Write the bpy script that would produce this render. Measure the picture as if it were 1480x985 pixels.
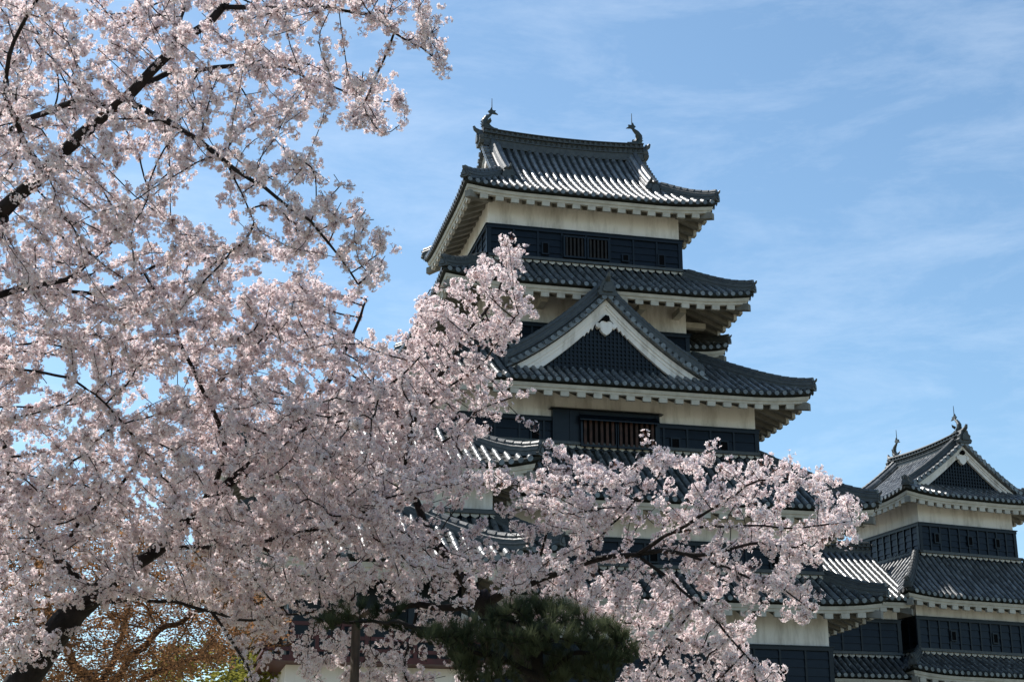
import bpy, math, random
import numpy as np
from mathutils import Vector, Matrix, noise

random.seed(7)
RNG = np.random.default_rng(11)
SC = bpy.context.scene
COL = SC.collection
R = math.radians
for o in list(bpy.data.objects):
    bpy.data.objects.remove(o)

# ------------------------------------------------------------------ camera
EYE = 1.6                                   # eye height; all building heights below are measured from the eye
YAW, PITCH = 0.2288, 0.3232
CAM = np.array([-15.479, -57.154, EYE])
FOC = 2265.6                                # focal length in photo pixels (1480 wide)
cd = bpy.data.cameras.new('camera')
cam = bpy.data.objects.new('camera', cd)
COL.objects.link(cam)
cam.location = CAM
cam.rotation_euler = (math.pi / 2 + PITCH, 0, -YAW)
cd.sensor_width = 36
cd.lens = 36 * FOC / 1480
cd.clip_end = 6000
SC.camera = cam
FW = np.array([math.sin(YAW) * math.cos(PITCH), math.cos(YAW) * math.cos(PITCH), math.sin(PITCH)])
RT = np.array([math.cos(YAW), -math.sin(YAW), 0.0])
UP = np.cross(RT, FW)


def at(px, py, w):
    """point of the place at depth w along the view through photo position (px, py)"""
    return CAM + w * (FW + RT * (px - 740) / FOC + UP * (492.5 - py) / FOC)


# ------------------------------------------------------------------ light
SUN_AZ, SUN_EL = R(-37), R(50)              # azimuth from +Y towards +X
w = bpy.data.worlds.new('World')
SC.world = w
w.use_nodes = True
nt = w.node_tree
nt.nodes.clear()
N = nt.nodes.new
sky = N('ShaderNodeTexSky')
sky.sky_type = 'NISHITA'
sky.sun_disc = False
sky.sun_elevation = SUN_EL
sky.sun_rotation = SUN_AZ
sky.altitude = 600
sky.air_density = 1.0
sky.dust_density = 0.8
sky.ozone_density = 1.2
tc = N('ShaderNodeTexCoord')
mp = N('ShaderNodeMapping')
mp.inputs['Rotation'].default_value = (R(4), R(-7), R(-16))
mp.inputs['Scale'].default_value = (4.0, 4.0, 15.0)
n1 = N('ShaderNodeTexNoise')
n1.inputs['Scale'].default_value = 1.7
n1.inputs['Detail'].default_value = 9
n1.inputs['Roughness'].default_value = 0.68
n1.inputs['Distortion'].default_value = 0.25
r1 = N('ShaderNodeValToRGB')
r1.color_ramp.elements[0].position = 0.47
r1.color_ramp.elements[1].position = 0.88
mx = N('ShaderNodeMix')
mx.data_type = 'RGBA'
bg = N('ShaderNodeBackground')
bg.inputs['Strength'].default_value = 0.108
out = N('ShaderNodeOutputWorld')
L = nt.links.new
L(tc.outputs['Generated'], mp.inputs['Vector'])
L(mp.outputs['Vector'], n1.inputs['Vector'])
L(n1.outputs['Fac'], r1.inputs['Fac'])
mm = N('ShaderNodeMath')
mm.operation = 'MULTIPLY'
mm.inputs[1].default_value = 0.22
L(r1.outputs['Color'], mm.inputs[0])
L(mm.outputs[0], mx.inputs['Factor'])
tint = N('ShaderNodeMix')
tint.data_type = 'RGBA'
tint.blend_type = 'MULTIPLY'
tint.inputs['Factor'].default_value = 1
tint.inputs['B'].default_value = (0.86, 1.0, 0.985, 1)
L(sky.outputs['Color'], tint.inputs['A'])
L(tint.outputs['Result'], mx.inputs['A'])
mx.inputs['B'].default_value = (7.5, 8.0, 8.6, 1)
L(mx.outputs['Result'], bg.inputs['Color'])
L(bg.outputs['Background'], out.inputs['Surface'])

sd = bpy.data.lights.new('sun', 'SUN')
sd.energy = 5.0
sd.angle = R(0.5)
sd.color = (1.0, 0.955, 0.90)
so = bpy.data.objects.new('sun', sd)
COL.objects.link(so)
SDIR = Vector((math.sin(SUN_AZ) * math.cos(SUN_EL), math.cos(SUN_AZ) * math.cos(SUN_EL), math.sin(SUN_EL)))
so.rotation_euler = SDIR.to_track_quat('Z', 'Y').to_euler()
so.location = (0, 0, 60)
SC.view_settings.view_transform = 'Standard'
SC.view_settings.look = 'None'
SC.view_settings.exposure = 0.7
SC.view_settings.gamma = 1.0
SC.render.engine = 'CYCLES'
SC.cycles.max_bounces = 6
SC.cycles.transmission_bounces = 4


# ------------------------------------------------------------------ materials
def mat(name, col, rough=0.6, spec=0.5, var=0.0, scale=3.0, bump=0.0, bscale=20.0, col2=None, thr=(0.4, 0.7),
        stretch=(1, 1, 1), metal=0.0):
    m = bpy.data.materials.new(name)
    m.use_nodes = True
    t = m.node_tree
    b = t.nodes['Principled BSDF']
    b.inputs['Base Color'].default_value = (*col, 1)
    b.inputs['Roughness'].default_value = rough
    b.inputs['Specular IOR Level'].default_value = spec
    b.inputs['Metallic'].default_value = metal
    tcn = t.nodes.new('ShaderNodeTexCoord')
    mpn = t.nodes.new('ShaderNodeMapping')
    mpn.inputs['Scale'].default_value = stretch
    t.links.new(tcn.outputs['Object'], mpn.inputs['Vector'])
    if var or col2:
        nn = t.nodes.new('ShaderNodeTexNoise')
        nn.inputs['Scale'].default_value = scale
        nn.inputs['Detail'].default_value = 7
        nn.inputs['Roughness'].default_value = 0.65
        t.links.new(mpn.outputs['Vector'], nn.inputs['Vector'])
        rr = t.nodes.new('ShaderNodeValToRGB')
        rr.color_ramp.elements[0].position = thr[0]
        rr.color_ramp.elements[1].position = thr[1]
        c2 = col2 or tuple(c * (1 + var) for c in col)
        c1 = col if col2 else tuple(c * (1 - var) for c in col)
        rr.color_ramp.elements[0].color = (*c1, 1)
        rr.color_ramp.elements[1].color = (*c2, 1)
        t.links.new(nn.outputs['Fac'], rr.inputs['Fac'])
        t.links.new(rr.outputs['Color'], b.inputs['Base Color'])
    if bump:
        nb = t.nodes.new('ShaderNodeTexNoise')
        nb.inputs['Scale'].default_value = bscale
        nb.inputs['Detail'].default_value = 5
        t.links.new(mpn.outputs['Vector'], nb.inputs['Vector'])
        bp = t.nodes.new('ShaderNodeBump')
        bp.inputs['Strength'].default_value = bump
        bp.inputs['Distance'].default_value = 0.05
        t.links.new(nb.outputs['Fac'], bp.inputs['Height'])
        t.links.new(bp.outputs['Normal'], b.inputs['Normal'])
    return m


M_PLASTER = mat('white_plaster', (0.50, 0.455, 0.415), 0.85, 0.2, scale=2.0, col2=(0.85, 0.80, 0.765), thr=(0.30, 0.54),
                bump=0.10, bscale=9, stretch=(1.0, 1.0, 0.22))
M_EAVE = mat('eave_plaster', (0.36, 0.33, 0.285), 0.85, 0.2, scale=2.5, col2=(0.56, 0.52, 0.46), thr=(0.25, 0.65))
M_RAFTER = mat('shaded_soffit_plaster', (0.14, 0.132, 0.118), 0.9, 0.15, scale=1.5, col2=(0.26, 0.245, 0.22), thr=(0.3, 0.65))  # white plaster under the eaves, its shade put into the darker colour
M_TILE = mat('grey_tile', (0.085, 0.09, 0.094), 0.36, 0.6, scale=7.0, col2=(0.20, 0.205, 0.205), thr=(0.3, 0.75),
             bump=0.08, bscale=40, metal=0.25)
_t = M_TILE.node_tree
_b = _t.nodes['Principled BSDF']
_src = _b.inputs['Base Color'].links[0].from_socket
_vo = _t.nodes.new('ShaderNodeTexVoronoi')
_vo.inputs['Scale'].default_value = 3.2
_mr = _t.nodes.new('ShaderNodeMapRange')
_mr.inputs['To Min'].default_value = 0.42
_mr.inputs['To Max'].default_value = 1.5
_mu = _t.nodes.new('ShaderNodeMix')
_mu.data_type = 'RGBA'
_mu.blend_type = 'MULTIPLY'
_mu.inputs['Factor'].default_value = 1
_tc = _t.nodes.new('ShaderNodeTexCoord')
_t.links.new(_tc.outputs['Object'], _vo.inputs['Vector'])
_t.links.new(_vo.outputs['Color'], _mr.inputs['Value'])
_t.links.new(_src, _mu.inputs['A'])
_t.links.new(_mr.outputs['Result'], _mu.inputs['B'])
_t.links.new(_mu.outputs['Result'], _b.inputs['Base Color'])
M_PAN = mat('dark_pan_tile', (0.012, 0.014, 0.013), 0.7, 0.3, scale=4.0, col2=(0.035, 0.038, 0.034), thr=(0.3, 0.75), bump=0.15, bscale=30)  # the dark of the deep gaps between tile rows is put into this colour
M_RIDGE = mat('ridge_tile', (0.032, 0.036, 0.038), 0.5, 0.5, scale=6.0, col2=(0.08, 0.085, 0.085), thr=(0.3, 0.75),
              bump=0.15, bscale=25)
M_BOARD = mat('black_boards', (0.0030, 0.0058, 0.0110), 0.34, 0.26, scale=2.5, col2=(0.0075, 0.0125, 0.0205), thr=(0.3, 0.7),
              bump=0.04, bscale=14, stretch=(1, 1, 3))
M_HOLE = mat('dark_opening', (0.004, 0.004, 0.005), 0.9, 0.1)
M_BAR = mat('brown_wood_bar', (0.055, 0.023, 0.015), 0.6, 0.3, var=0.5, scale=4)
M_DBAR = mat('dark_wood_bar', (0.018, 0.014, 0.013), 0.6, 0.3, var=0.4, scale=4)
M_RED = mat('vermilion_paint', (0.075, 0.013, 0.011), 0.5, 0.4, var=0.2, scale=3)
M_STONE = mat('wall_stone', (0.20, 0.19, 0.17), 0.9, 0.2, scale=0.9, col2=(0.34, 0.32, 0.29), thr=(0.35, 0.65), bump=0.9, bscale=2.2)
M_BRONZE = mat('dark_ornament', (0.03, 0.04, 0.04), 0.5, 0.5, var=0.3, scale=6)
M_BARK = mat('cherry_bark', (0.011, 0.008, 0.0075), 0.85, 0.2, scale=6, col2=(0.034, 0.026, 0.024), thr=(0.35, 0.7), bump=0.6, bscale=14)
M_PBARK = mat('pine_bark', (0.010, 0.008, 0.007), 0.9, 0.2, scale=5, col2=(0.03, 0.023, 0.019), thr=(0.35, 0.7), bump=0.8, bscale=12)
M_POST = mat('weathered_post', (0.11, 0.085, 0.065), 0.85, 0.2, var=0.3, scale=5, stretch=(4, 4, 0.6))
M_GROUND = mat('gravel_ground', (0.27, 0.235, 0.19), 0.95, 0.1, scale=0.6, col2=(0.10, 0.12, 0.055), thr=(0.42, 0.6), bump=0.4, bscale=30)


def leafy(name, c1, c2, trans=0.4, attr=None, tcol=None):
    """thin leaf or petal: diffuse + translucent"""
    m = bpy.data.materials.new(name)
    m.use_nodes = True
    t = m.node_tree
    t.nodes.clear()
    o_ = t.nodes.new('ShaderNodeOutputMaterial')
    d = t.nodes.new('ShaderNodeBsdfDiffuse')
    tr = t.nodes.new('ShaderNodeBsdfTranslucent')
    ms = t.nodes.new('ShaderNodeMixShader')
    ms.inputs[0].default_value = trans
    if attr:
        a = t.nodes.new('ShaderNodeAttribute')
        a.attribute_name = attr
        t.links.new(a.outputs['Color'], d.inputs['Color'])
        mu = t.nodes.new('ShaderNodeMix')
        mu.data_type = 'RGBA'
        mu.blend_type = 'MULTIPLY'
        mu.inputs['Factor'].default_value = 1
        mu.inputs['B'].default_value = (*(tcol or (1, 1, 1)), 1)
        t.links.new(a.outputs['Color'], mu.inputs['A'])
        t.links.new(mu.outputs['Result'], tr.inputs['Color'])
    else:
        tcn = t.nodes.new('ShaderNodeTexCoord')
        nn = t.nodes.new('ShaderNodeTexNoise')
        nn.inputs['Scale'].default_value = 2.5
        nn.inputs['Detail'].default_value = 6
        rr = t.nodes.new('ShaderNodeValToRGB')
        rr.color_ramp.elements[0].position = 0.35
        rr.color_ramp.elements[1].position = 0.65
        rr.color_ramp.elements[0].color = (*c1, 1)
        rr.color_ramp.elements[1].color = (*c2, 1)
        t.links.new(tcn.outputs['Object'], nn.inputs['Vector'])
        t.links.new(nn.outputs['Fac'], rr.inputs['Fac'])
        t.links.new(rr.outputs['Color'], d.inputs['Color'])
        t.links.new(rr.outputs['Color'], tr.inputs['Color'])
    t.links.new(d.outputs[0], ms.inputs[1])
    t.links.new(tr.outputs[0], ms.inputs[2])
    t.links.new(ms.outputs[0], o_.inputs['Surface'])
    return m


M_PETAL = leafy('cherry_petal', None, None, 0.48, 'tint', (1.0, 0.975, 0.955))
M_NEEDLE = leafy('pine_needle', (0.026, 0.037, 0.020), (0.115, 0.130, 0.072), 0.4)
M_TWIG = mat('russet_twig', (0.075, 0.04, 0.024), 0.85, 0.2, var=0.35, scale=5)
M_BUD = leafy('russet_buds', (0.22, 0.11, 0.052), (0.33, 0.18, 0.09), 0.5)
M_SPRING = leafy('spring_leaf', (0.16, 0.17, 0.03), (0.26, 0.24, 0.06), 0.45)


# ------------------------------------------------------------------ mesh builder
class MB:
    def __init__(s, xf=None, dz=EYE):
        s.v, s.f, s.xf, s.dz = [], [], xf, dz

    def add(s, vs, fs):
        b = len(s.v)
        if s.xf is not None:
            vs = [s.xf @ Vector(p) for p in vs]
        s.v.extend((p[0], p[1], p[2]) for p in vs)
        s.f.extend(tuple(b + i for i in f) for f in fs)

    def box(s, x0, x1, y0, y1, z0, z1):
        s.add([(x0, y0, z0), (x1, y0, z0), (x1, y1, z0), (x0, y1, z0), (x0, y0, z1), (x1, y0, z1), (x1, y1, z1), (x0, y1, z1)],
              [(0, 3, 2, 1), (4, 5, 6, 7), (0, 1, 5, 4), (1, 2, 6, 5), (2, 3, 7, 6), (3, 0, 4, 7)])

    def frustum(s, a, b, z0, z1):
        (x0, x1, y0, y1), (u0, u1, v0, v1) = a, b
        s.add([(x0, y0, z0), (x1, y0, z0), (x1, y1, z0), (x0, y1, z0), (u0, v0, z1), (u1, v0, z1), (u1, v1, z1), (u0, v1, z1)],
              [(0, 3, 2, 1), (4, 5, 6, 7), (0, 1, 5, 4), (1, 2, 6, 5), (2, 3, 7, 6), (3, 0, 4, 7)])

    def grid(s, rows):
        n = len(rows[0])
        s.add([p for r in rows for p in r],
              [(i * n + j, i * n + j + 1, (i + 1) * n + j + 1, (i + 1) * n + j) for i in range(len(rows) - 1) for j in range(n - 1)])

    def loops(s, rings, cap=True, closed=True):
        n = len(rings[0])
        fs = []
        for i in range(len(rings) - 1):
            for j in range(n if closed else n - 1):
                k = (j + 1) % n
                fs.append((i * n + j, i * n + k, (i + 1) * n + k, (i + 1) * n + j))
        if cap:
            fs.append(tuple(reversed(range(n))))
            fs.append(tuple((len(rings) - 1) * n + j for j in range(n)))
        s.add([p for r in rings for p in r], fs)

    def tube(s, path, radii, n=6, flat=1.0):
        path = [Vector(p) for p in path]
        rings = []
        ref = None
        for i, p in enumerate(path):
            t = (path[min(i + 1, len(path) - 1)] - path[max(i - 1, 0)])
            if t.length < 1e-9:
                t = Vector((0, 0, 1))
            t.normalize()
            if ref is None:
                ref = t.orthogonal().normalized()
            a = ref - t * ref.dot(t)
            a = a.normalized() if a.length > 1e-6 else t.orthogonal().normalized()
            ref = a
            b = t.cross(a)
            r = radii[i] if hasattr(radii, '__len__') else radii
            rings.append([p + (a * math.cos(q) + b * math.sin(q) * flat) * r for q in [2 * math.pi * k / n for k in range(n)]])
        s.loops(rings)

    def sweep(s, path, sec, cap=True):
        """section points (side, up) carried along a path, side kept horizontal"""
        path = [Vector(p) for p in path]
        rings = []
        for i, p in enumerate(path):
            t = path[min(i + 1, len(path) - 1)] - path[max(i - 1, 0)]
            h = Vector((t.y, -t.x, 0))
            if h.length < 1e-6:
                h = Vector((1, 0, 0))
            h.normalize()
            rings.append([p + h * a + Vector((0, 0, b)) for a, b in sec])
        s.loops(rings, cap)

    def prism(s, outline, y0, y1):
        """outline in XZ, extruded along Y"""
        n = len(outline)
        s.add([(x, y0, z) for x, z in outline] + [(x, y1, z) for x, z in outline],
              [tuple(range(n)), tuple(reversed(range(n, 2 * n)))] + [(j, j + n, (j + 1) % n + n, (j + 1) % n) for j in range(n)])

    def build(s, name, m, parent=None, smooth=False):
        me = bpy.data.meshes.new(name)
        me.from_pydata([(x, y, z + s.dz) for x, y, z in s.v], [], s.f)
        if smooth:
            me.polygons.foreach_set('use_smooth', [True] * len(me.polygons))
        me.materials.append(m)
        o_ = bpy.data.objects.new(name, me)
        COL.objects.link(o_)
        if parent is not None:
            o_.parent = parent
        return o_


def thing(name, label, cat, loc=(0, 0, 0), rz=0.0, group=None):
    e = bpy.data.objects.new(name, None)
    COL.objects.link(e)
    e.empty_display_size = 0.5
    e.location = loc
    e.rotation_euler = (0, 0, rz)
    e['label'] = label
    e['category'] = cat
    if group:
        e['group'] = group
    return e


# ------------------------------------------------------------------ ground
g = MB(dz=0)
g.grid([[(x, y, 0) for x in np.linspace(-3000, 3000, 25)] for y in np.linspace(-3000, 3000, 25)])
go = g.build('ground', M_GROUND)
go['kind'] = 'structure'
go['label'] = 'gravel and grass ground below the castle'

# ------------------------------------------------------------------ tiled roofs
ROW, CRS = 0.30, 0.34
SIDES = {'F': ((1, 0), (0, 1)), 'R': ((0, 1), (-1, 0)), 'B': ((-1, 0), (0, -1)), 'L': ((0, -1), (1, 0))}


class Roof:
    """a rectangular tiled roof centred on (cx, cy); eave half sizes lx, ly; surface height ze at mid-eave"""

    def __init__(s, root, lx, ly, ze, prof, up=0.22, reach=2.6, cx=0, cy=0, xf=None, row=ROW):
        s.root, s.lx, s.ly, s.ze, s.prof, s.up, s.reach, s.cx, s.cy, s.xf, s.row = root, lx, ly, ze, prof, up, reach, cx, cy, xf, row

    def z(s, q, d, l):
        g_ = max(0.0, (abs(q) - (l - s.reach)) / s.reach)
        return s.ze + s.prof(d) + s.up * g_ ** 2.2 * max(0.0, 1 - d / 2.4)

    def geo(s, side):
        S, D = SIDES[side]
        l = s.lx if side in 'FB' else s.ly
        off = s.ly if side in 'FB' else s.lx
        O = (s.cx - D[0] * off, s.cy - D[1] * off)
        return l, (lambda q, d, h=0.0, S=S, D=D, O=O, l=l: Vector((O[0] + S[0] * q + D[0] * d, O[1] + S[1] * q + D[1] * d, s.z(q, d, l) + h)))

    def tiles(s, sides, depth, gx=None, name='tile_roof', verge=0.3, skip=None):
        """depth: {side: D}; gx: gable half length for the front/back of a hip-and-gable roof"""
        mb, pan = MB(s.xf), MB(s.xf)
        for side in sides:
            l, P = s.geo(side)
            D = depth[side]
            isg = gx is not None and side in 'FB'

            def smax(d):
                if isg and d > l - gx:
                    return gx + verge
                return l - d
            nc = max(2, int(round(D / CRS)))
            n = max(8, int(2 * l / 0.6))
            rows = []
            for k in range(nc):
                for dd, h in ((k * D / nc, 0.03), ((k + 1) * D / nc, 0.0)):
                    m_ = smax(dd)
                    rows.append([P(-m_ + 2 * m_ * j / n, dd, h) for j in range(n + 1)])
            pan.grid(rows)
            # front lip of the eave
            pan.grid([[P(-l + 2 * l * j / n, 0, 0.03) for j in range(n + 1)], [P(-l + 2 * l * j / n, 0.0, -0.07) for j in range(n + 1)],
                     [P(-(l - .3) + 2 * (l - .3) * j / n, 0.3, -0.12 - (s.prof(.3))) for j in range(n + 1)]])
            # round tile rows
            k = int((l - 0.1) / s.row)
            for i in range(-k, k + 1):
                q = i * s.row
                dm = D if (isg and abs(q) <= gx + verge - .05) else min(D, l - abs(q))
                if dm < 0.12:
                    continue
                ns = max(1, int(math.ceil(dm / CRS)))
                for j in range(ns):
                    a, b = -0.06 + j * CRS, min(dm, -0.06 + (j + 1) * CRS)
                    if b - a < .02:
                        continue
                    jit, tl_ = random.uniform(-.007, .007), random.uniform(-.006, .006)
                    mb.loops([[P(q + jit + r * math.cos(t), dd, 0.02 + e_ + r * 1.35 * math.sin(t)) for t in
                               (0, math.pi / 6, math.pi / 3, math.pi / 2, math.pi * 2 / 3, math.pi * 5 / 6, math.pi)] for dd, r, e_ in ((a, .094, tl_), (b, .083, -tl_))], cap=False, closed=False)
                    if j:
                        mb.add([P(q + jit + .094 * math.cos(t), a, 0.02 + tl_ + .094 * 1.35 * math.sin(t)) for t in (0, math.pi / 4, math.pi / 2, math.pi * 3 / 4, math.pi)], [(0, 1, 2, 3, 4)])
                r = .092
                mb.add([P(q + r * math.cos(t), -.065, 0.035 + r * math.sin(t)) for t in [math.pi * 2 * u / 8 for u in range(8)]], [tuple(range(8))])
        t_ = mb.build(name, M_TILE, s.root, True)
        pan.build('pan_tiles', M_PAN, t_)
        return t_

    def eaves(s, sides, over, parent, drop=0.14, band=0.22, slope=0.42, step=0.60):
        """white eave board, rafters and soffit between the eave edge and the wall (over = {side: distance})"""
        eb, rf, sf = MB(s.xf), MB(s.xf), MB(s.xf)
        for side in sides:
            l, P = s.geo(side)
            D = over[side] + .05

            def U(q, d, h):     # underside reference: upturn only
                p = P(q, d, 0)
                p.z = s.z(q, d, l) - s.prof(d) + h
                return p
            n = max(10, int(2 * l / 0.7))
            rings = []
            for j in range(n + 1):
                t = -1 + 2 * j / n
                f = lambda d, h: U(t * (l - d), d, h)
                rings.append([f(.10, -drop), f(.13, -drop - band * .55), f(.17, -drop - band * .55), f(.19, -drop - band), f(.34, -drop - band), f(.34, -drop)])
            eb.loops(rings, cap=True)
            z0 = -drop - band
            sf.grid([[U(-(l - d) + 2 * (l - d) * j / n, d, z0 + .02 + slope * (d - .2)) for j in range(n + 1)] for d in (.2, max(.3, D * .5), D)])
            k = int((l - .25) / step)
            off = 0 if (2 * l / step) % 2 < 1 else step / 2
            for i in range(-k - 1, k + 2):
                q = i * step + off
                dm = min(D, l - abs(q) - .02)
                if abs(q) > l - .3 or dm < .3:
                    continue
                a0, a1 = .21, dm
                hw = .10
                ring = []
                for d in (a0, (a0 + a1) / 2, a1):
                    zt = z0 + .01 + slope * (d - .2)
                    ring.append([U(q - hw, d, zt - .20), U(q + hw, d, zt - .20), U(q + hw, d, zt), U(q - hw, d, zt)])
                rf.loops(ring)
                p0, p1 = U(q, .205, 0), U(q, .33, 0)
                S, Dv = SIDES[side]
                sx_, sy_ = S[0] * .15, S[1] * .15
                eb.loops([[p + Vector((-sx_, -sy_, z0 - .17)), p + Vector((sx_, sy_, z0 - .17)), p + Vector((sx_, sy_, z0 + .01)), p + Vector((-sx_, -sy_, z0 + .01))] for p in (p0, p1)])
            # hip rafter at the far end of this side
            rg = []
            for d in (.12, D * .5, D):
                zt = z0 + .0 + slope * (d - .2)
                p = U(l - d, d, 0)
                S, Dv = SIDES[side]
                hx, hy = (S[0] + Dv[0]) * .085, (S[1] + Dv[1]) * .085
                rg.append([p + Vector((-hx, -hy, zt - .26)), p + Vector((hx, hy, zt - .26)), p + Vector((hx, hy, zt)), p + Vector((-hx, -hy, zt))])
            rf.loops(rg)
        eb.build('eave_board', M_EAVE, parent)
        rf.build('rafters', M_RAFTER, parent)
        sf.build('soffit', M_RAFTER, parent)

    def hips(s, corners, d1, parent, scale=1.0):
        scale *= .85
        for c in corners:
            mb = MB(s.xf)
            sx, sy = {'FR': (1, -1), 'FL': (-1, -1), 'BR': (1, 1), 'BL': (-1, 1)}[c]
            pts = []
            for i in range(13):
                d = -.02 + (d1 + .02) * i / 12
                q = s.lx - d
                tip = max(0, 1 - d / .9) ** 2 * .07
                pts.append(Vector((s.cx + sx * (s.lx - d), s.cy + sy * (s.ly - d), s.z(q, max(d, 0), s.lx) + .02 + tip)))
            k = scale
            mb.sweep(pts, [(-.17 * k, -.05), (.17 * k, -.05), (.17 * k, .10 * k), (.20 * k, .11 * k), (.20 * k, .15 * k), (.15 * k, .17 * k), (.15 * k, .26 * k), (.17 * k, .27 * k),
                           (.14 * k, .31 * k), (.09 * k, .36 * k), (0, .39 * k), (-.09 * k, .36 * k), (-.14 * k, .31 * k), (-.17 * k, .27 * k), (-.15 * k, .26 * k), (-.15 * k, .17 * k),
                           (-.20 * k, .15 * k), (-.20 * k, .11 * k), (-.17 * k, .10 * k)])
            beads(mb, pts, .37 * k, .125 * k)
            mb.build('hip_ridge', M_RIDGE, parent)
            oni = MB((s.xf or Matrix.Identity(4)) @ Matrix.Translation(pts[0]) @ Matrix.Rotation(math.atan2(sx, -sy), 4, 'Z'))
            onigawara(oni, .62 * k)
            oni.build('ridge_end_tile', M_RIDGE, parent)


def onigawara(mb, k=1.0):
    """ornamental ridge end, faces local -Y; base at origin"""
    ol = [(-.30, -.12), (-.36, .02), (-.27, .10), (-.30, .22), (-.20, .30), (-.16, .46), (-.06, .42), (0, .50), (.06, .42), (.16, .46), (.20, .30), (.30, .22),
          (.27, .10), (.36, .02), (.30, -.12)]
    mb.prism([(x * k, z * k) for x, z in ol], -.10 * k, .08 * k)
    mb.prism([(x * k * .55, z * k * .6 + .08 * k) for x, z in ol], -.17 * k, -.09 * k)
    # horn tile rising over it
    mb.tube([(0, .25 * k, .40 * k), (0, -.08 * k, .46 * k), (0, -.22 * k, .56 * k), (0, -.27 * k, .68 * k)], [.11 * k, .11 * k, .08 * k, .05 * k], 8)


def beads(mb, pts, h, r, L_=.32):
    """round cap tiles laid end to end along a ridge, each a little wider at its lower end"""
    pts = [Vector(p) for p in pts]
    acc, out_ = 0.0, [pts[0]]
    for a, b in zip(pts, pts[1:]):
        seg = (b - a).length
        while acc + seg >= L_:
            t = (L_ - acc) / seg
            a = a.lerp(b, t)
            seg = (b - a).length
            acc = 0.0
            out_.append(a)
        acc += seg
    up_ = Vector((0, 0, h))
    for a, b in zip(out_, out_[1:]):
        d = b - a
        mb.tube([a + up_, a + d * 1.04 + up_], [r * 1.10, r * .92], 8)


def main_ridge(mb, hx, z0, h, sag=.12, w=.24):
    """stacked ridge along X from -hx to hx"""
    def zz(x):
        return z0 + sag * (abs(x) / hx) ** 2
    xs = np.linspace(-hx, hx, 25)
    pts = [(x, 0, zz(x)) for x in xs]
    k = h
    for a, b, ww in ((-.35, .16, w + .06), (.16, .22, w + .10), (.22, .58, w - .02), (.58, .64, w + .08), (.64, .86, w), (.86, .92, w + .09)):
        mb.sweep(pts, [(-ww, a * k), (ww, a * k), (ww, b * k), (-ww, b * k)])
    mb.sweep(pts, [(.17 * math.cos(t), .90 * k + .15 * math.sin(t)) for t in np.linspace(0, math.pi, 7)])
    n = int(2 * hx / .22)
    for i in range(n + 1):
        x = -hx + 2 * hx * i / n
        for sy in (-1, 1):
            y = sy * (w - .02)
            mb.add([(x - .05, y, zz(x) + .25 * k), (x + .05, y, zz(x) + .25 * k), (x + .05, y, zz(x) + .55 * k), (x - .05, y, zz(x) + .55 * k),
                    (x, y + sy * .07, zz(x) + .40 * k)], [(0, 1, 4), (1, 2, 4), (2, 3, 4), (3, 0, 4)])
            y2 = sy * (w + .005)
            mb.tube([(x + .11, y2, zz(x + .11) + .75 * k), (x + .11, y2 + sy * .05, zz(x + .11) + .75 * k)], .06, 6)


def fish_ornament(parent, xf, k=1.0):
    """dolphin-like ridge fish: head down on the ridge, tail curled up towards local -X"""
    mb = MB(xf)
    path = [(-.18, 0, -.05), (.02, 0, .10), (.16, 0, .28), (.18, 0, .48), (.08, 0, .66), (-.06, 0, .78), (-.16, 0, .90)]
    rad = [.15, .21, .19, .16, .12, .085, .05]
    mb.tube([(x * k, y, z * k) for x, y, z in path], [r * k for r in rad], 8, .8)
    # head, jaw, brow
    mb.prism([(-.42 * k, -.02 * k), (-.16 * k, -.14 * k), (.10 * k, -.12 * k), (.08 * k, .16 * k), (-.10 * k, .20 * k), (-.24 * k, .12 * k), (-.42 * k, .10 * k), (-.28 * k, .04 * k)], -.13 * k, .13 * k)
    body = mb.build('fish_ornament', M_BRONZE, parent)
    f = MB(xf)
    # forked tail fan
    f.prism([(-.10 * k, .82 * k), (.02 * k, .96 * k), (-.06 * k, 1.02 * k), (-.12 * k, 1.16 * k), (-.20 * k, 1.02 * k), (-.34 * k, 1.02 * k), (-.30 * k, .94 * k), (-.44 * k, .84 * k), (-.22 * k, .86 * k)], -.045 * k, .045 * k)
    # dorsal spikes on the outer side
    for i in range(6):
        t = i / 5
        x, z = .20 + .12 * math.sin(math.pi * (.2 + .7 * t)), .08 + .62 * t
        f.prism([((x - .10 - .10 * t * t) * k, (z - .05) * k), ((x + .08 - .22 * t * t) * k, (z + .10) * k), ((x - .12 - .12 * t * t) * k, (z + .08) * k)], -.025 * k, .025 * k)
    # side fins
    for sy in (-1, 1):
        f.add([(.0, sy * .16 * k, .22 * k), (.14 * k, sy * .17 * k, .34 * k), (-.02 * k, sy * .34 * k, .50 * k), (-.10 * k, sy * .26 * k, .36 * k), (0, sy * .14 * k, .30 * k)], [(0, 1, 2, 3), (0, 4, 2), (4, 1, 2)])
    f.build('fin', M_BRONZE, body)
    sp = MB(xf)
    sp.tube([(-.16 * k, 0, .98 * k), (-.16 * k, 0, 1.62 * k)], [.022, .012], 6)
    sp.build('lightning_rod', M_BRONZE, body)
    return body


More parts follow.
